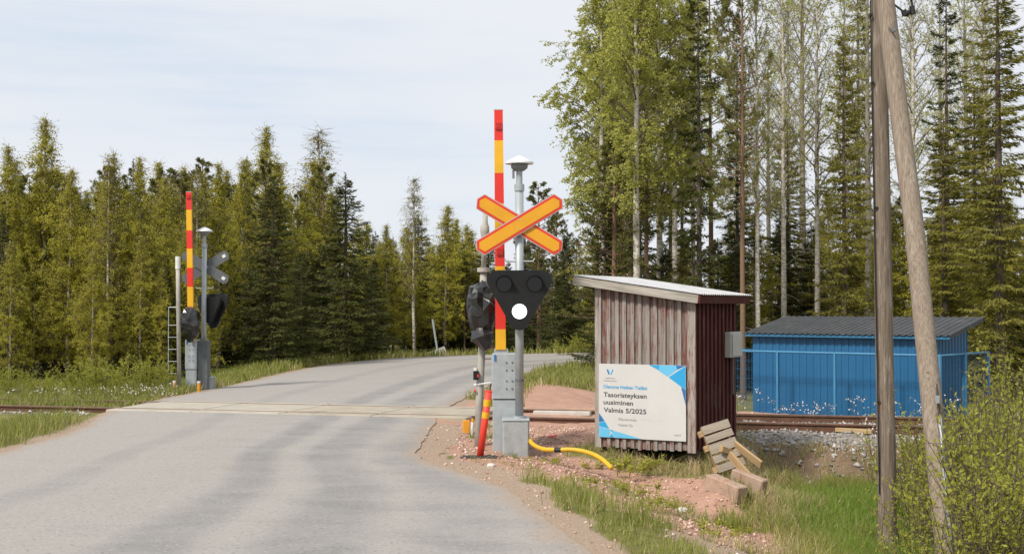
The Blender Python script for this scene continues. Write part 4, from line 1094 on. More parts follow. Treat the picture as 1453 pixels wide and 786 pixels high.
MB().tube([I(1258, 2, 12.3), I(1270, 8), I(1278, 14), I(1284, 20)], 0.010, 6).build('wire', M['cable'], ins)
MB().tube([I(1295, 12), I(1293, 0), I(1290, -120, 11.0)], 0.009, 6).build('wire', M['cable'], ins)

# ------------------------------------------------------------------ vegetation: prototypes
def unit(a):
    return a / np.maximum(1e-9, np.linalg.norm(a, axis=-1, keepdims=True))


def kites(C, D, ln, wd, rs, fold=0.0):
    """kite-shaped leaves at C pointing along D; returns verts, quads"""
    n = len(C); r = rs.normal(size=(n, 3)); S_ = unit(np.cross(D, r)); ln = np.broadcast_to(ln, (n,))[:, None]; wd = np.broadcast_to(wd, (n,))[:, None]
    V = np.stack([C, C + D * ln * 0.45 + S_ * wd * 0.5, C + D * ln, C + D * ln * 0.45 - S_ * wd * 0.5], 1).reshape(-1, 3)
    return V, np.arange(4 * n).reshape(n, 4)


def twigs(A, B_, ra, rb, sides=3):
    """thin straight tapered rods from A to B_"""
    n = len(A); D = unit(B_ - A); ref = np.where(np.abs(D[:, 2:3]) < 0.9, np.array([[0, 0, 1.0]]), np.array([[1.0, 0, 0]]))
    X = unit(np.cross(D, ref)); Y = np.cross(D, X); V = []
    ra = np.broadcast_to(ra, (n,))[:, None]; rb = np.broadcast_to(rb, (n,))[:, None]
    for P0, r_ in ((A, ra), (B_, rb)):
        for k_ in range(sides):
            an = 2 * math.pi * k_ / sides; V.append(P0 + (X * math.cos(an) + Y * math.sin(an)) * r_)
    V = np.stack(V, 1).reshape(-1, 3); b = np.arange(n)[:, None] * 2 * sides; F = []
    for k_ in range(sides):
        F.append(np.concatenate([b + k_, b + (k_ + 1) % sides, b + sides + (k_ + 1) % sides, b + sides + k_], 1))
    return V, np.stack(F, 1).reshape(-1, 4)


class Acc:
    def __init__(s):
        s.V = []; s.F = []; s.n = 0

    def add(s, VF):
        V, F = VF; s.V.append(V); s.F.append(F + s.n); s.n += len(V)

    def mesh(s, name, m, smooth=False):
        return np_mesh(name, np.concatenate(s.V), np.concatenate(s.F), m, smooth=smooth)


def trunk_mesh(H, r0, rs, m, wob=0.10, rt=0.012, n=9, segs=14):
    z = np.linspace(0, H, segs + 1); ox = np.cumsum(rs.normal(size=segs + 1)) * wob * 0.12; oy = np.cumsum(rs.normal(size=segs + 1)) * wob * 0.12
    ox -= ox[0]; oy -= oy[0]; rad = r0 * (1 - z / H) ** 0.85 + rt; rad[0] *= 1.25
    an = np.arange(n) * 2 * math.pi / n
    V = np.stack([ox[:, None] + rad[:, None] * np.cos(an), oy[:, None] + rad[:, None] * np.sin(an), np.broadcast_to(z[:, None], (segs + 1, n))], 2).reshape(-1, 3)
    i, j = np.meshgrid(np.arange(segs), np.arange(n), indexing='ij'); i = i.ravel(); j = j.ravel()
    F = np.stack([i * n + j, i * n + (j + 1) % n, (i + 1) * n + (j + 1) % n, (i + 1) * n + j], 1)
    ctr = lambda zz: np.stack([np.interp(zz, z, ox), np.interp(zz, z, oy), zz], -1)
    rr_ = lambda zz: np.interp(zz, z, rad)
    V[:n, 2] -= 0.5
    return np_mesh('trunk', V, F, m, smooth=True), ctr, rr_


def deciduous(H, r0, crown0, width, seed, bark, leafm, twigm, nl=46, nt_=11, nleaf=20, leaf=(0.085, 0.075), up=1.0, droop=0.6, dead=0, taper=0.6):
    rs = np.random.default_rng(seed); tm, ctr, rr_ = trunk_mesh(H, r0, rs, bark)
    tw = Acc(); lf = Acc()
    f = crown0 + (0.985 - crown0) * (np.arange(nl) + rs.random(nl) * 0.8) / nl; z0 = f * H; az = np.arange(nl) * 2.4 + rs.normal(size=nl) * 0.5
    t = (f - crown0) / (1 - crown0); L = width * (0.35 + 0.75 * np.sin(math.pi * (0.12 + 0.80 * t)) ** 0.9) * (0.45 + 0.85 * rs.random(nl)) * (1 - taper * t ** 1.15)
    tilt = (0.95 - 0.45 * t) / up; tilt *= (0.8 + 0.4 * rs.random(nl))
    D = np.stack([np.cos(az) * np.sin(tilt), np.sin(az) * np.sin(tilt), np.cos(tilt)], 1); A = ctr(z0)
    P1 = A + D * (L * 0.5)[:, None]; D2 = unit(D + np.array([0, 0, 0.05]) + rs.normal(size=(nl, 3)) * 0.18); P2 = P1 + D2 * (L * 0.5)[:, None]
    rb = np.minimum(rr_(z0) * 0.42, 0.035 * (0.5 + L / width))
    tw.add(twigs(A, P1, rb, rb * 0.6, 4)); tw.add(twigs(P1, P2, rb * 0.6, rb * 0.22, 4))
    # second order
    n2_ = nl * nt_; idx = np.repeat(np.arange(nl), nt_); tt_ = 0.2 + 0.8 * rs.random(n2_) ** 0.8
    S0 = np.where((tt_ < 0.5)[:, None], A[idx] + (P1 - A)[idx] * (tt_ * 2)[:, None], P1[idx] + (P2 - P1)[idx] * (tt_ * 2 - 1)[:, None])
    dd = unit(D2[idx] * 0.7 + rs.normal(size=(n2_, 3)) * 0.62); l2 = (0.35 + 0.55 * rs.random(n2_)) * np.clip(L[idx] * 0.6, 0.10, 1.3)
    S1 = S0 + dd * (l2 * 0.55)[:, None]; d3 = unit(dd + np.array([0, 0, -droop]) + rs.normal(size=(n2_, 3)) * 0.2); S2 = S1 + d3 * (l2 * 0.6)[:, None]
    tw.add(twigs(S0, S1, 0.008, 0.0055)); tw.add(twigs(S1, S2, 0.0055, 0.003))
    # third order fine twigs
    n3 = n2_ * 2; id3 = np.repeat(np.arange(n2_), 2); u3 = rs.random(n3)[:, None]
    T0 = S1[id3] + (S2 - S1)[id3] * u3; T1 = T0 + unit(d3[id3] + rs.normal(size=(n3, 3)) * 0.7 + np.array([0, 0, -droop * 0.5])) * (0.15 + 0.3 * rs.random(n3))[:, None]
    tw.add(twigs(T0, T1, 0.004, 0.002))
    if nleaf:
        n4 = n2_ * nleaf; pw = (L[idx] + 0.12) * (0.35 + rs.random(nl)[idx]); pw = pw / pw.sum(); id4 = rs.choice(n2_, n4, p=pw) * 2 + rs.integers(0, 2, n4); u4 = rs.random(n4)[:, None]; which = rs.random(n4) < 0.55; i2 = rs.choice(n2_, n4, p=pw)
        C = np.where(which[:, None], T0[id4] + (T1 - T0)[id4] * u4, S1[i2] + (S2 - S1)[i2] * u4) + rs.normal(size=(n4, 3)) * 0.035
        LD = unit(rs.normal(size=(n4, 3)) + np.array([0, 0, -0.55]))
        lf.add(kites(C, LD, leaf[0] * (0.7 + 0.6 * rs.random(n4)), leaf[1] * (0.7 + 0.6 * rs.random(n4)), rs))
    if dead:
        zz = H * (0.12 + (crown0 + 0.1 - 0.12) * rs.random(dead)); a = rs.random(dead) * 6.28; Ld = 0.5 + 1.3 * rs.random(dead); A_ = ctr(zz)
        dd = np.stack([np.cos(a), np.sin(a), rs.normal(size=dead) * 0.25], 1); M1 = A_ + dd * Ld[:, None] * 0.5; M2 = M1 + unit(dd + np.array([0, 0, -0.35]) + rs.normal(size=(dead, 3)) * 0.2) * Ld[:, None] * 0.5
        tw.add(twigs(A_, M1, 0.014, 0.009)); tw.add(twigs(M1, M2, 0.009, 0.003))
    parts = [('trunk', tm), ('branches', tw.mesh('branches', twigm))]
    if nleaf:
        parts.append(('crown', lf.mesh('crown', leafm)))
    return H, parts


def spruce(H, r0, width, seed, leafm, crown0=0.04, gap=0.26, nb=6, per=46, sag=0.35, kl=(0.22, 0.055), dead=0, power=0.75, lim=1.0):
    rs = np.random.default_rng(seed); tm, ctr, rr_ = trunk_mesh(H, r0, rs, M['bark_spruce'], 0.04); tw = Acc(); lf = Acc()
    zs = np.arange(crown0 * H, H * 0.985, gap); z0 = np.repeat(zs, nb) + rs.normal(size=len(zs) * nb) * gap * 0.3; n = len(z0); z0 = np.clip(z0, 0.1, H * 0.99)
    az = rs.random(n) * 2 * math.pi; f = z0 / H; L = np.minimum(width * (1 - f) ** power, width * lim) * (0.38 + 0.75 * rs.random(n)) + 0.12
    L *= np.where(rs.random(n) < 0.15, 0.45, 1.0) * (0.55 + 0.45 * np.clip((f - crown0) / 0.08, 0, 1))
    el = np.interp(f, [0, 0.5, 0.85, 1.0], [-sag, -sag * 0.6, 0.15, 0.9]) + rs.normal(size=n) * 0.12
    D = np.stack([np.cos(az) * np.cos(el), np.sin(az) * np.cos(el), np.sin(el)], 1); A = ctr(z0)
    P1 = A + D * (L * 0.6)[:, None]; D2 = unit(D + np.array([0, 0, 0.45])); P2 = P1 + D2 * (L * 0.4)[:, None]
    tw.add(twigs(A, P1, 0.016 * (0.4 + L / width), 0.009)); tw.add(twigs(P1, P2, 0.009, 0.003))
    cnt = np.maximum(6, (per * L / width)).astype(int); idx = np.repeat(np.arange(n), cnt); m_ = len(idx)
    t = 0.10 + 0.92 * rs.random(m_) ** 0.85; B_ = np.where((t < 0.6)[:, None], A[idx] + (P1 - A)[idx] * (t / 0.6)[:, None], P1[idx] + (P2 - P1)[idx] * ((t - 0.6) / 0.4)[:, None])
    side = unit(np.cross(D[idx], np.array([0, 0, 1.0]))) * np.where(rs.random(m_) < 0.5, -1, 1)[:, None]
    outl = L[idx] * 0.30 * (1.05 - t) + 0.03
    off = rs.random(m_) * outl; C = B_ + side * off[:, None] + np.array([0, 0, -1.0]) * (off * 0.35 + rs.random(m_) * 0.05)[:, None]
    KD = unit(D[idx] * 0.8 + side * (0.2 + 0.5 * rs.random(m_))[:, None] + np.array([0, 0, -1]) * (0.1 + 0.75 * rs.random(m_))[:, None] + rs.normal(size=(m_, 3)) * 0.2)
    lf.add(kites(C, KD, kl[0] * (0.6 + 0.7 * rs.random(m_)), kl[1] * (0.7 + 0.6 * rs.random(m_)), rs))
    tp = 40; C = ctr(np.full(tp, H * 0.97)) + np.stack([np.zeros(tp), np.zeros(tp), rs.random(tp) * H * 0.045], 1)
    lf.add(kites(C, unit(rs.normal(size=(tp, 3)) * 0.5 + np.array([0, 0, 0.9])), 0.14, 0.035, rs))
    if dead:
        zz = H * (0.08 + (max(crown0, 0.3) + 0.15) * rs.random(dead)); a = rs.random(dead) * 6.28; Ld = 0.4 + 1.0 * rs.random(dead); A_ = ctr(zz)
        dd = np.stack([np.cos(a), np.sin(a), np.full(dead, -0.25)], 1); tw.add(twigs(A_, A_ + dd * Ld[:, None], 0.012, 0.003))
    return H, [('trunk', tm), ('branches', tw.mesh('branches', M['twig'])), ('crown', lf.mesh('crown', leafm))]


def pine(H, r0, width, seed, crown0=0.35, nl=60, ntuft=12, needles=16, nlen=0.14):
    rs = np.random.default_rng(seed); tm, ctr, rr_ = trunk_mesh(H, r0, rs, M['bark_pine'], 0.09); tw = Acc(); lf = Acc()
    f = crown0 + (0.985 - crown0) * (np.arange(nl) + rs.random(nl)) / nl; t = (f - crown0) / (1 - crown0); az = np.arange(nl) * 2.4 + rs.normal(size=nl) * 0.6
    L = width * (0.55 + 0.6 * np.sin(math.pi * (0.25 + 0.65 * t))) * (0.6 + 0.5 * rs.random(nl)) * (1 - 0.7 * t ** 2.5)
    el = 0.05 + 0.65 * t + rs.normal(size=nl) * 0.15; D = np.stack([np.cos(az) * np.cos(el), np.sin(az) * np.cos(el), np.sin(el)], 1); A = ctr(f * H)
    P1 = A + D * (L * 0.55)[:, None]; D2 = unit(D + np.array([0, 0, 0.3]) + rs.normal(size=(nl, 3)) * 0.12); P2 = P1 + D2 * (L * 0.45)[:, None]
    tw.add(twigs(A, P1, 0.03 * (0.4 + 0.6 * L / width), 0.014, 4)); tw.add(twigs(P1, P2, 0.014, 0.006, 4))
    n2_ = nl * ntuft; idx = np.repeat(np.arange(nl), ntuft); u = 0.3 + 0.7 * rs.random(n2_) ** 0.7
    S0 = np.where((u < 0.55)[:, None], A[idx] + (P1 - A)[idx] * (u / 0.55)[:, None], P1[idx] + (P2 - P1)[idx] * ((u - 0.55) / 0.45)[:, None])
    d2 = unit(D2[idx] + rs.normal(size=(n2_, 3)) * 0.7 + np.array([0, 0, 0.25])); S1 = S0 + d2 * (L[idx] * 0.25 * (0.4 + rs.random(n2_)))[:, None]
    tw.add(twigs(S0, S1, 0.007, 0.004))
    n3 = n2_ * needles; id3 = np.repeat(np.arange(n2_), needles); uu = rs.random(n3)[:, None]
    C = S0[id3] + (S1 - S0)[id3] * (0.45 + 0.6 * uu); ND = unit(d2[id3] * 0.8 + rs.normal(size=(n3, 3)) * 0.65 + np.array([0, 0, 0.15]))
    lf.add(kites(C, ND, nlen * (0.7 + 0.5 * rs.random(n3)), 0.028, rs))
    return H, [('trunk', tm), ('branches', tw.mesh('branches', M['bark_pine'])), ('crown', lf.mesh('crown', M['pine_leaf']))]


def bush(H, seed, stems, leafm, twigm, nleaf=900, width=0.8, leaf=(0.07, 0.03)):
    rs = np.random.default_rng(seed); tw = Acc(); lf = Acc()
    a = rs.random(stems) * 6.28; r_ = width * np.sqrt(rs.random(stems)) * 0.35; A = np.stack([np.cos(a) * r_, np.sin(a) * r_, np.full(stems, -0.05)], 1)
    hh = H * (0.55 + 0.5 * rs.random(stems)); lean = np.stack([np.cos(a), np.sin(a)], 1) * (0.12 + 0.25 * rs.random(stems))[:, None] * hh[:, None] * width / 0.8
    P1 = A + np.stack([lean[:, 0] * 0.35, lean[:, 1] * 0.35, hh * 0.5], 1); P2 = A + np.stack([lean[:, 0], lean[:, 1], hh], 1)
    tw.add(twigs(A, P1, 0.007, 0.005)); tw.add(twigs(P1, P2, 0.005, 0.002))
    k_ = 7; id2 = np.repeat(np.arange(stems), k_); u = 0.25 + 0.7 * rs.random(stems * k_)
    S0 = np.where((u < 0.5)[:, None], A[id2] + (P1 - A)[id2] * (u * 2)[:, None], P1[id2] + (P2 - P1)[id2] * (u * 2 - 1)[:, None])
    S1 = S0 + unit(rs.normal(size=(len(u), 3)) * 0.55 + np.array([0, 0, 0.75])) * (0.12 + 0.28 * rs.random(len(u)))[:, None] * H ** 0.5
    tw.add(twigs(S0, S1, 0.004, 0.002))
    n = nleaf; w_ = rs.random(n) < 0.7; i2 = rs.integers(0, len(u), n); i1 = rs.integers(0, stems, n); q_ = rs.random(n)[:, None]
    C = np.where(w_[:, None], S0[i2] + (S1 - S0)[i2] * q_, P1[i1] + (P2 - P1)[i1] * q_) + rs.normal(size=(n, 3)) * 0.008
    lf.add(kites(C, unit(rs.normal(size=(n, 3)) * 0.7 + np.array([0, 0, 0.5])), leaf[0] * (0.6 + 0.7 * rs.random(n)), leaf[1] * (0.7 + 0.6 * rs.random(n)), rs))
    return H, [('stems', tw.mesh('stems', twigm)), ('leaves', lf.mesh('leaves', leafm))]


PROTO = {
    'birch': [deciduous(9, 0.07, 0.08, 1.75, s, M['bark_birch'], M['birch_leaf'], M['twig'], nl=70, nt_=13, nleaf=24, leaf=(0.060, 0.050), up=1.1, droop=0.5, dead=6, taper=0.92) for s in (11, 12, 13, 14)],
    'birch_bare': [deciduous(9, 0.07, 0.30, 1.35, s, M['bark_birch'], M['birch_leaf'], M['twig'], nl=44, nt_=13, nleaf=6, leaf=(0.055, 0.045), up=1.3, dead=6, taper=0.8) for s in (15, 16)],
    'tall_birch': [deciduous(18, 0.13, 0.34, 2.1, s, M['bark_birch'], M['aspen_leaf'], M['twig'], nl=62, nt_=16, nleaf=24, leaf=(0.078, 0.068), up=1.0, droop=1.0, dead=14) for s in (21, 22)],
    'tall_bare': [deciduous(18, 0.12, 0.36, 1.9, s, M['bark_birch'], M['aspen_leaf'], M['twig_pale'], nl=56, nt_=14, nleaf=3, leaf=(0.08, 0.07), up=1.15, droop=0.4, dead=22) for s in (24, 25)],
    'aspen': [deciduous(18, 0.16, 0.42, 2.0, s, M['bark_aspen'], M['aspen_leaf'], M['twig_pale'], nl=46, nt_=13, nleaf=4, leaf=(0.08, 0.07), up=1.2, droop=0.15, dead=26) for s in (27, 28)],
    'spruce': [spruce(10, 0.10, 1.75, s, M['spruce_leaf'], nb=8, per=110, gap=0.22, kl=(0.16, 0.042)) for s in (31, 32)],
    'tall_spruce': [spruce(18, 0.15, 2.0, s, M['spruce_gold'], crown0=0.05, gap=0.36, nb=7, per=170, sag=0.55, kl=(0.17, 0.044), dead=20, power=0.6) for s in (35, 36)],
    'thin_spruce': [spruce(18, 0.12, 1.15, s, M['spruce_leaf'], crown0=0.26, gap=0.42, nb=5, per=110, sag=0.5, kl=(0.16, 0.042), dead=30, power=0.45) for s in (38, 39)],
    'pine': [pine(10, 0.11, 1.5, s, 0.18, nl=66, ntuft=13, needles=17) for s in (41, 42)],
    'tall_pine': [pine(18, 0.14, 1.9, s, 0.38, nl=70, ntuft=15, needles=18, nlen=0.17) for s in (44, 45)],
    'bush': [bush(2.2, s, 26, M['willow_leaf'], M['twig'], 3400, 1.2, (0.075, 0.034)) for s in (51, 52)],
    'sapling': [bush(1.7, s, 9, M['willow_leaf'], M['twig'], 760, 0.62, (0.044, 0.020)) for s in (54, 55, 56)],
}
CNT = {}


def plant(kind, px, Y, top=None, H=None, label='', cat='tree', group=None, name=None, wf=1.0, X=None, var=None):
    """a copy of a prototype at the place the photo shows it; top = photo row of its tip"""
    i = CNT.get(kind, 0); CNT[kind] = i + 1; PH, parts = PROTO[kind][(i if var is None else var) % len(PROTO[kind])]
    x = at(px, 400, Y).x if X is None else X; g = hz(x, Y) - 0.03
    if H is None:
        H = at(px, top, Y).z - g
    s_ = H / PH
    r_ = thing(name or {'birch': 'birch_tree', 'birch_bare': 'birch_tree', 'tall_birch': 'birch_tree', 'tall_bare': 'birch_tree', 'aspen': 'aspen_tree', 'spruce': 'spruce_tree', 'tall_spruce': 'spruce_tree',
                        'thin_spruce': 'spruce_tree', 'pine': 'pine_tree', 'tall_pine': 'pine_tree', 'bush': 'willow_bush', 'sapling': 'willow_sapling'}[kind], label, cat, (x, Y, g), random.uniform(0, 6.28), group)
    wx = s_ * wf; r_.scale = (wx, wx, s_)
    for nm, me in parts:
        o = bpy.data.objects.new(nm, me); COL.objects.link(o); o.parent = r_
    return r_


# ---- left forest: the trees that stand out
plant('birch', 60, 40, 166, label='tallest leafy birch at the far left above the other treetops', wf=1.15)
plant('birch', 10, 39, 205, label='leafy birch at the left picture edge beside the tallest birch')
plant('spruce', 2, 37, 300, label='dark spruce at the left picture edge below the birch crowns')
plant('birch', 97, 38, 240, label='slim birch right of the tallest far left birch')
plant('birch_bare', 153, 37.5, 225, label='white stemmed birch, left one of the pair above the willow scrub', wf=0.9)
plant('birch', 160, 37.8, 215, label='white stemmed birch, right one of the pair above the willow scrub')
plant('birch', 198, 38.5, 222, label='white stemmed birch just left of the ladder mast')
plant('birch', 232, 42, 250, label='leafy birch rising behind the far ladder mast')
plant('birch_bare', 278, 44, 236, label='thin birch rising behind the far red and yellow boom')
plant('birch', 310, 46, 232, label='leafy birch right of the far signal bell')
plant('birch', 345, 50, 228, label='leafy birch left of the dark spruce beyond the crossing')
plant('birch', 378, 52, 178, label='tall feathery birch standing above the dark spruce', wf=1.1)
plant('spruce', 386, 40, 262, label='dark dense spruce left of centre beyond the crossing', wf=1.55, var=0)
plant('spruce', 428, 42, 355, label='low dark spruce at the right foot of the dense spruce', wf=1.5, var=1)
plant('birch_bare', 452, 58, 184, label='nearly bare grey birch reaching highest left of the bend', wf=1.6)
plant('spruce', 490, 45, 250, label='broad dark spruce right of the bare grey birch', wf=1.6)
plant('spruce', 455, 50, 345, label='dark young spruce left of the broad dark spruce', wf=1.3)
plant('spruce', 528, 52, 372, label='dark young spruce right of the broad dark spruce', wf=1.5)
plant('birch', 548, 60, 318, label='leafy birch between the broad dark spruce and the white stemmed birch')
plant('birch_bare', 588, 56, 250, label='lone white stemmed birch above the toppled sign', wf=1.0)
plant('birch', 632, 62, 292, label='leafy birch right of the toppled sign', wf=1.3)
plant('birch', 662, 66, 318, label='leafy birch left of the plastic wrapped signal', wf=1.3)
plant('pine', 765, 56, 262, label='dark pine behind the orange cross arms', wf=1.3)
plant('spruce', 805, 54, 330, label='dark spruce left of the shed roof', wf=1.6)
plant('spruce', 748, 60, 345, label='dark spruce behind the black signal head', wf=1.5)
plant('pine', 790, 66, 300, label='pale green pine between orange cross and shed roof', wf=1.4)

# ---- filler trees of the left and middle forest
rt = random.Random(3)
def filler(kinds, pxr, yr, topr, n, label, group, wf=(0.95, 1.3)):
    for i in range(n):
        kd = kinds[i % len(kinds)]; px = pxr[0] + (pxr[1] - pxr[0]) * (i + rt.random()) / n
        nm = {'birch': 'leafy birch', 'birch_bare': 'sparse birch', 'spruce': 'dark spruce', 'pine': 'dull green pine', 'tall_birch': 'tall leafy birch', 'tall_bare': 'tall thinly leaved birch',
              'aspen': 'grey stemmed aspen', 'tall_spruce': 'tall olive green spruce', 'thin_spruce': 'slim tall spruce', 'tall_pine': 'tall bare stemmed pine'}[kd]
        plant(kd, px, yr[0] + (yr[1] - yr[0]) * rt.random(), topr[0] + (topr[1] - topr[0]) * rt.random(), label=nm + ' ' + label, group=nm + ' ' + group, wf=rt.uniform(*wf))


filler(['birch', 'birch', 'pine'], (-80, 270), (40, 46), (225, 290), 24, 'in the crowded front rows of the left forest', 'front rows left', (1.1, 1.5))
filler(['birch', 'birch', 'birch', 'spruce', 'birch'], (-60, 300), (36, 43), (300, 400), 22, 'growing low under the birches of the left forest', 'understorey left')
filler(['birch', 'pine', 'birch', 'spruce'], (-120, 330), (50, 62), (225, 275), 22, 'in the deep back rows of the left forest', 'back rows left')
filler(['birch', 'birch', 'pine'], (250, 480), (48, 58), (225, 285), 16, 'in the crowded forest behind the far crossing mast', 'forest behind far mast', (1.1, 1.5))
filler(['spruce', 'spruce'], (230, 470), (46, 54), (340, 430), 12, 'growing low behind the far barrier', 'understorey behind far barrier')
filler(['spruce', 'birch', 'pine'], (480, 690), (57, 70), (350, 420), 14, 'growing low behind the far road bend', 'understorey at bend')
filler(['birch', 'birch', 'spruce'], (500, 700), (62, 76), (305, 355), 18, 'in the far wood behind the road bend', 'far wood at bend', (1.2, 1.6))
filler(['spruce', 'pine', 'spruce'], (690, 860), (58, 74), (320, 400), 14, 'in the dark wood between masts and shed', 'dark wood behind masts')

filler(['spruce', 'pine'], (440, 860), (74, 95), (395, 425), 26, 'in the darkest depth beyond the road bend', 'depth beyond bend', (1.5, 2.2))
filler(['spruce', 'pine'], (-120, 440), (64, 84), (330, 400), 26, 'in the darkest depth of the left forest', 'depth of left forest', (1.4, 2.0))
# ---- right forest: tall trees
plant('tall_birch', 856, 42, -60, label='tall pale green birch, leftmost of the tall right wood', wf=1.3)
plant('tall_birch', 890, 45, -130, label='tall pale green birch behind the reddish pine stem', wf=1.3)
plant('tall_birch', 905, 37, -150, label='tall leafy birch just left of the reddish pine stem', wf=1.1)
plant('tall_birch', 938, 40, -110, label='tall white stemmed birch right of the reddish pine stem', wf=1.1)
plant('pine', 872, 38, 205, label='spreading pine above the left end of the shed roof', wf=1.5)
plant('tall_pine', 918, 39, -20, label='slender pine with reddish stem above the shed roof', wf=0.85)
plant('tall_bare', 957, 42, -120, label='thin white birch between pine and tall spruce above the shed')
plant('thin_spruce', 992, 37, -40, label='tall slim spruce with bare stem above the shed roof', wf=1.15, var=0)
plant('thin_spruce', 968, 44, 60, label='slim spruce half hidden left of the bare stemmed one')
plant('tall_pine', 1054, 36, -90, label='thick brown stemmed pine above the right end of the shed roof', wf=0.8)
plant('thin_spruce', 1046, 43, 25, label='slim dark spruce behind the thick brown stem')
plant('tall_bare', 1075, 36.5, -110, label='thin pale birch just right of the thick brown stem', wf=0.8)
plant('tall_bare', 1112, 42, -80, label='bare branched birch above the left end of the blue hut')
plant('tall_bare', 1160, 39, -90, label='white stemmed birch above the middle of the blue hut')
plant('aspen', 1140, 48, -140, label='bare grey aspen behind the white stemmed birch above the hut')
plant('tall_spruce', 1198, 38, 42, label='spruce with hanging branches left of the upright pole', wf=1.0)
plant('tall_spruce', 1118, 46, 175, label='shorter olive spruce above the left half of the hut roof', wf=1.6)
plant('aspen', 1232, 46, -100, label='bare grey aspen behind the two utility poles')
plant('tall_bare', 1296, 44, -120, label='bare birch just right of the brace pole')
plant('thin_spruce', 1345, 39, -30, label='tall dark spruce right of the brace pole', wf=1.15, var=1)
plant('tall_spruce', 1340, 36, 170, label='broad low spruce behind the right end of the hut', wf=1.8)
plant('tall_spruce', 1418, 34, -60, label='big dark spruce nearest the right picture edge', wf=1.5)
plant('tall_spruce', 1385, 40, 130, label='middle spruce between broad low spruce and right edge spruce', wf=1.6)
plant('tall_bare', 1400, 47, -90, label='bare birch behind the spruces at right')
plant('aspen', 1372, 50, -60, label='bare grey aspen deep behind the right hand spruces')
filler(['tall_bare', 'aspen', 'tall_bare', 'aspen', 'tall_spruce'], (990, 1500), (48, 64), (-120, 60), 9, 'deep in the tall right wood', 'deep right wood', (0.8, 1.1))
filler(['tall_birch', 'tall_pine', 'thin_spruce'], (850, 1060), (46, 60), (-80, 120), 6, 'deep behind the shed', 'deep wood behind shed', (0.85, 1.1))
filler(['spruce', 'birch', 'pine', 'spruce', 'birch'], (840, 1480), (38, 52), (255, 385), 32, 'growing low in the right wood', 'understorey right', (1.1, 1.6))
filler(['spruce', 'birch', 'pine'], (840, 1500), (58, 78), (310, 380), 22, 'far back in the right wood', 'far right wood', (1.2, 1.6))

# ---- bushes
for px, Y, tp in ((118, 31, 505), (150, 31.5, 498), (182, 31, 505), (214, 31.5, 500), (240, 32, 512), (60, 31, 520), (20, 31, 515), (88, 32, 522), (-15, 31.5, 512)):
    plant('bush', px, Y - 3.2, tp + 4, cat='bush', label='light green willow bush beside the track below the left forest', group='willow scrub along the left track', wf=1.2)
for px, Y, tp in ((430, 46, 500), (350, 40, 512), (830, 50, 470), (700, 52, 482), (800, 49, 480)):
    plant('bush', px, Y, tp, cat='bush', label='low leafy bush at the forest edge across the road', group='bushes across the road', wf=1.4)
for px, Y, tp in ((1415, 15.5, 500), (1445, 14.5, 478), (1385, 17, 545), (1440, 18, 490), (1400, 19, 520), (1428, 13.5, 520), (1455, 13.0, 500)):
    plant('sapling', px, Y, tp, cat='sapling', label='tall thin willow at the picture edge right of the blue hut', group='tall willows right of hut', wf=0.85)
rs_ = random.Random(5)
for i in range(34):
    px = 1282 + 186 * (i + rs_.random()) / 34; Y = rs_.choice([9.6, 10.2, 11.4, 12.6, 13.8, 15.2]) + rs_.uniform(-0.3, 0.3)
    if 1305 < px < 1375 and Y < 12:
        Y += 3.0
    plant('sapling', px, Y, H=rs_.uniform(0.75, 1.25) + 0.55 * (px > 1380) + 0.02 * (Y - 9) * 4, cat='sapling', label='thin willow sapling ' + ('between the upright pole and the brace pole foot' if px < 1325 else 'growing right around the leaning brace pole foot' if px < 1372 else 'in the thicket between brace pole and right picture edge'), group='willow saplings ' + ('between poles' if px < 1325 else 'at brace pole' if px < 1372 else 'right thicket'))
for px, Y, hh in ((1243, 17.5, 0.8), (1270, 18.2, 1.0), (1300, 17.8, 0.95), (1220, 13.3, 0.4)):
    plant('sapling', px, Y, H=hh, cat='sapling', label='small willow shoot in the grass between utility pole and rails', group='willow shoots by the rails')

PROTO['weed'] = [bush(0.3, s, 14, M['willow_leaf'], M['willow_leaf'], 420, 1.3, (0.05, 0.03)) for s in (61, 62)]
for px, Y, hh, lb in ((875, 13.7, 0.16, 'low leafy weed at the edge of the gravel mound nearest the road'), (1030, 13.9, 0.10, 'bright green weed cushion below the concrete blocks'), (905, 12.6, 0.13, 'small leafy weed on the grass strip below the gravel mound'),
                      (760, 16.0, 0.10, 'small weed at the foot of the near base box'), (862, 16.9, 0.22, 'leafy weed at the left front corner of the shed'), (1000, 12.2, 0.12, 'low weed on stony ground nearest the camera')):
    plant('weed', px, Y, H=hh, cat='weed', label=lb, name='weed_plant', wf=1.8)

# ------------------------------------------------------------------ grass, stones, flowers
def scatter(n, x0, x1, y0, y1, rs, bias=0.0):
    X = rs.uniform(x0, x1, n); Y = y0 + (y1 - y0) * rs.random(n) ** (1 + bias); return X, Y


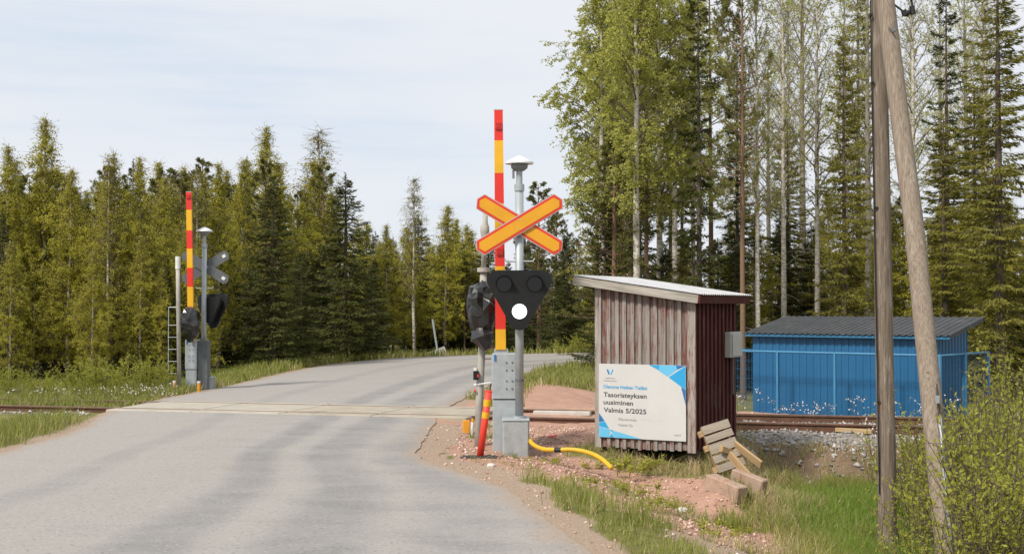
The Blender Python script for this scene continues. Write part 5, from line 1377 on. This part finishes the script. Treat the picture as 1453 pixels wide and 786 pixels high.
def grass(name, X, Y, dens, hgt, dryf, rs, wid=(0.004, 0.008), label=None):
    keep = rs.random(len(X)) < dens; X, Y, hgt = X[keep], Y[keep], hgt[keep]; n = len(X); dry = rs.random(n) < dryf[keep]
    Z = height(X, Y) - 0.01; C = np.stack([X, Y, Z], 1); a = rs.random(n) * 6.28; w = rs.uniform(*wid, n) * (0.6 + 0.04 * Y)
    S_ = np.stack([np.cos(a), np.sin(a), np.zeros(n)], 1) * w[:, None] * 0.5; h_ = hgt * rs.uniform(0.45, 1.25, n)
    ln_ = rs.normal(size=(n, 2)) * np.where(dry, 0.45, 0.22)[:, None]; Lv = np.stack([ln_[:, 0], ln_[:, 1], np.zeros(n)], 1) * h_[:, None]
    up = np.stack([np.zeros(n), np.zeros(n), h_ * np.where(dry, 0.8, 1.0)], 1)
    V = np.stack([C - S_, C + S_, C + Lv * 0.35 + up * 0.6 + S_ * 0.8, C + Lv * 0.35 + up * 0.6 - S_ * 0.8, C + Lv + up], 1).reshape(-1, 3)
    b = np.arange(n) * 5; F = np.concatenate([np.stack([b, b + 1, b + 2, b + 2], 1)[:, :3], np.stack([b, b + 2, b + 3], 1), np.stack([b + 3, b + 2, b + 4], 1)])
    pt = vnoise(X * 0.9, Y * 0.9, 31)[:, None]
    g1 = np.array([0.155, 0.19, 0.038]); g2 = np.array([0.31, 0.325, 0.09]); col = g1 + (g2 - g1) * np.clip(rs.random((n, 1)) * 0.7 + pt * 0.4, 0, 1)
    fresh = (sst(X, 2.8, 3.3) * (Y < 17))[:, None]; col = col * (1 - fresh) + fresh * (np.array([0.125, 0.20, 0.03]) + np.array([0.15, 0.16, 0.05]) * rs.random((n, 1)))
    d1 = np.array([0.38, 0.30, 0.15]); d2 = np.array([0.58, 0.48, 0.29]); dc = d1 + (d2 - d1) * rs.random((n, 1)); col = np.where(dry[:, None], dc, col)
    me = np_mesh(name, V, F, M['grass'], {'tint': np.repeat(col, 5, 0)}); o = link(name, me); return tag(o, label, 'grass', kind='stuff')


rg = np.random.default_rng(17)
Xa, Ya = scatter(150000, -0.6, 7.5, 8.8, 20.0, rg, 0.25); Xb, Yb = scatter(80000, 2.3, 6.5, 9.5, 18.0, rg); X = np.concatenate([Xa, Xb]); Y = np.concatenate([Ya, Yb]); z1, z2, z3 = zones(X, Y)
u = (X - SHED.x) * math.cos(SHYAW) + (Y - SHED.y) * math.sin(SHYAW); v = -(X - SHED.x) * math.sin(SHYAW) + (Y - SHED.y) * math.cos(SHYAW)
under = (u > -SW) & (u < 0.02) & (v > 0.0) & (v < SL)
tall = 0.09 + 0.13 * (X > 2.2) + 0.13 * sst(vnoise(X * 1.1, Y * 1.1, 41), 0.4, 0.8)
dryf = (0.18 + 0.5 * sst(vnoise(X * 0.9 + 3, Y * 0.9, 43), 0.5, 0.75) + 0.25 * ((X > 0.9) & (Y > 14.6) & (X < 3.4))) * (1 - 0.65 * sst(X, 2.9, 3.4) * (Y < 15.5))
clump = 0.25 + 0.75 * sst(vnoise(X * 4.5, Y * 4.5, 45), 0.25, 0.6)
dtv = dtrack(X, Y); bank = np.where((X > 2.5) & (dtv < 3.3 + (vnoise(X * 2, Y * 2, 61) - 0.5)), 0.10, 1.0)
grass('verge_grass', X, Y, np.clip(z1, 0, 1) * clump * (~under) * bank * np.where(X < 1.3, 0.75, 1.0), tall, np.clip(dryf, 0, 0.9), rg, label='green and straw coloured grass on the bank around the shed')
X, Y = scatter(60000, -16, -5.5, 13, 21.2, rg); z1, z2, z3 = zones(X, Y); c2 = 0.3 + 0.7 * sst(vnoise(X * 3.5, Y * 3.5, 46), 0.25, 0.6)
grass('roadside_grass', X, Y, z1 * c2, np.full(len(X), 0.17) + 0.12 * vnoise(X, Y, 47), np.full(len(X), 0.22), rg, label='short green grass on the left verge before the track')
X, Y = scatter(70000, -16, -5.0, 24.5, 36, rg, 0.3); s_, sd = road_dist(X, Y)
grass('track_grass', X, Y, np.clip(zones(X, Y)[0], 0, 1) * (s_ < 9), np.full(len(X), 0.12) + 0.14 * vnoise(X * 0.8, Y * 0.8, 48), np.full(len(X), 0.25), rg, wid=(0.006, 0.012), label='grass beside the track below the left forest')
X, Y = scatter(60000, -9, 14, 36, 60, rg, 0.3); s_, sd = road_dist(X, Y)
grass('bend_grass', X, Y, np.clip(zones(X, Y)[0], 0, 1) * (s_ < 4) * 0.9, np.full(len(X), 0.30), np.full(len(X), 0.2), rg, wid=(0.008, 0.016), label='green grass along the outside of the road bend')
X, Y = scatter(60000, -1.2, 3.6, 22.5, 44, rg, 0.3); s_, sd = road_dist(X, Y); zz = zones(X, Y)[0]
grass('island_grass', X, Y, zz * (0.25 + 0.75 * sst(vnoise(X * 2, Y * 2, 49), 0.3, 0.6)), np.full(len(X), 0.22), np.full(len(X), 0.35), rg, wid=(0.006, 0.012), label='patchy grass between the rails and the far road')


def stones(name, X, Y, size, m, rs, label, cat='stones'):
    oc = np.array([[1, 0, 0], [0, 1, 0], [-1, 0, 0], [0, -1, 0], [0, 0, 1], [0, 0, -1]], float); n = len(X)
    of = np.array([[0, 1, 4], [1, 2, 4], [2, 3, 4], [3, 0, 4], [1, 0, 5], [2, 1, 5], [3, 2, 5], [0, 3, 5]])
    V = oc[None] * (size[:, None, None] * (0.6 + 0.7 * rs.random((n, 6, 1)))) * np.array([1, 1, 0.7]) + rs.normal(size=(n, 6, 3)) * size[:, None, None] * 0.22
    a = rs.random(n) * 6.28; c, s_ = np.cos(a)[:, None], np.sin(a)[:, None]; V = np.stack([V[..., 0] * c - V[..., 1] * s_, V[..., 0] * s_ + V[..., 1] * c, V[..., 2]], -1)
    V += np.stack([X, Y, height(X, Y) + size * 0.25], 1)[:, None]
    me = np_mesh(name, V.reshape(-1, 3), (of[None] + (np.arange(n) * 6)[:, None, None]).reshape(-1, 3), m)
    return tag(link(name, me), label, cat, kind='stuff')


def stone_mat(name, stops):
    m, nt, b, o = new_mat(name); g = nd(nt, 'ShaderNodeNewGeometry'); c = ramp(nt, g.outputs['Random Per Island'], stops)
    nt.links.new(c, b.inputs['Base Color']); b.inputs['Roughness'].default_value = 0.9; return m


M['ballast'] = stone_mat('grey_ballast_stones', [(0.0, (0.13, 0.115, 0.10)), (0.4, (0.28, 0.26, 0.245)), (1.0, (0.52, 0.50, 0.485))])
M['redgrit'] = stone_mat('reddish_gravel', [(0.0, (0.26, 0.15, 0.105)), (0.6, (0.52, 0.335, 0.255)), (1.0, (0.68, 0.56, 0.49))])
X, Y = scatter(26000, -14, 12, 17, 28, rg); zz = zones(X, Y)[2]; dt_ = np.abs(dtrack(X, Y)); kp = (rg.random(len(X)) < zz) & (dt_ < 2.3)
stones('ballast_gravel', X[kp], Y[kp], rg.uniform(0.018, 0.045, kp.sum()), M['ballast'], rg, 'grey and whitish ballast stones along the rails')
X = rg.uniform(2.4, 9, 1500); Y = trackY(X) - rg.uniform(1.7, 3.9, 1500) ** 1.0
stones('bank_stones', X, Y, 0.012 + 0.05 * rg.random(1500) ** 3, M['ballast'], rg, 'scattered stones on the brown earth bank below the ballast')
X = rg.uniform(2.4, 8, 9000); Y = trackY(X) - rg.uniform(1.9, 3.9, 9000); kp = vnoise(X * 2.5, Y * 2.5, 71)
grass('dead_grass', X, Y, sst(kp, 0.45, 0.7), np.full(9000, 0.16), np.full(9000, 0.85), rg, label='dead straw tufts on the brown bank below the ballast')
X, Y = scatter(30000, -1.3, 3.2, 10, 20.5, rg); zz = zones(X, Y); kp = rg.random(len(X)) < (zz[1] * 0.5 + 0.10 * (1 - zz[0])) * (road_dist(X, Y)[0] > 0.05)
sz = 0.005 + 0.022 * rg.random(kp.sum()) ** 4
stones('red_gravel', X[kp], Y[kp], sz, M['redgrit'], rg, 'loose reddish gravel stones on the bank in front of the shed')
X, Y = scatter(5000, -6.9, 0.6, 9.5, 21, rg); s_, sd = road_dist(X, Y); kp = (s_ < 0.1) & (rg.random(len(X)) < 0.08 + 0.9 * np.exp(s_ * 4))
stones('road_grit', X[kp], Y[kp], rg.uniform(0.003, 0.009, kp.sum()), M['redgrit'], rg, 'fine grit strewn along the road edges')


def rock(px, py, Y, r_, label, m, seed):
    rs = np.random.default_rng(seed); c = at(px, py, Y); c.z = hz(c.x, c.y) + r_ * 0.3; n, mr = 10, 6; V = []
    for i in range(mr + 1):
        th = math.pi * i / mr
        for j in range(n):
            a = 2 * math.pi * j / n; k_ = r_ * (0.8 + 0.35 * rs.random()); V.append((math.sin(th) * math.cos(a) * k_ * 1.25, math.sin(th) * math.sin(a) * k_, math.cos(th) * k_ * 0.75))
    Fc = [(i * n + j, (i + 1) * n + j, (i + 1) * n + (j + 1) % n, i * n + (j + 1) % n) for i in range(mr) for j in range(n)]
    mb = MB(); mb.add(V, Fc); o = mb.build('rock', m, loc=c); return tag(o, label, 'rock')


rock(968, 733, 13.6, 0.055, 'whitish fist sized stone on the gravel before the shed', M['stone_white'], 1)
rock(985, 715, 14.2, 0.035, 'small pale stone behind the whitish stone', M['stone'], 2)
rock(697, 668, 15.1, 0.04, 'pale stone on the sandy verge beside the red tube', M['stone_white'], 3)
rock(1258, 668, 16.8, 0.07, 'whitish stone on the bank right of the upright pole', M['stone_white'], 4)
rock(1226, 660, 17.6, 0.06, 'whitish stone on the bank left of the upright pole', M['stone_white'], 5)


def flowers(name, X, Y, hgt, rs, label, per=9):
    n = len(X); Z = height(X, Y); A = np.stack([X, Y, Z], 1); T = A + np.stack([rs.normal(size=n) * 0.05, rs.normal(size=n) * 0.05, hgt], 1)
    V1, F1 = twigs(A, T, 0.003, 0.002); m_ = n * per; C = np.repeat(T, per, 0) + rs.normal(size=(m_, 3)) * np.array([0.05, 0.05, 0.03])
    V2, F2 = kites(C, unit(rs.normal(size=(m_, 3))), 0.030, 0.028, rs)
    me = np_mesh(name, np.concatenate([V1, V2]), np.concatenate([F1, F2 + len(V1)]), [M['twig'], M['flower']])
    mi = np.zeros(len(me.polygons), np.int32); mi[len(F1):] = 1; me.polygons.foreach_set('material_index', mi)
    return tag(link(name, me), label, 'flowers', kind='stuff')


n = 90; X = rg.uniform(4.0, 10.5, n); Y = trackY(X) + rg.uniform(1.7, 3.0, n)
flowers('white_flowers', X, Y, rg.uniform(0.12, 0.34, n) * (0.5 + vnoise(X * 2, X * 0, 5)), rg, 'small white wildflowers beyond the rails before the blue hut')
n = 120; X = rg.uniform(5.0, 9.5, n); Y = trackY(X) - rg.uniform(1.8, 3.8, n)
flowers('bank_flowers', X, Y, rg.uniform(0.2, 0.5, n), rg, 'pinkish white wildflowers on the bank right of the poles')
n = 130; X = rg.uniform(-10.5, -6.9, n); Y = trackY(X) + rg.uniform(1.8, 3.6, n)
flowers('verge_flowers', X, Y, rg.uniform(0.06, 0.22, n), rg, 'small white wildflowers beside the track left of the far barrier', 5)
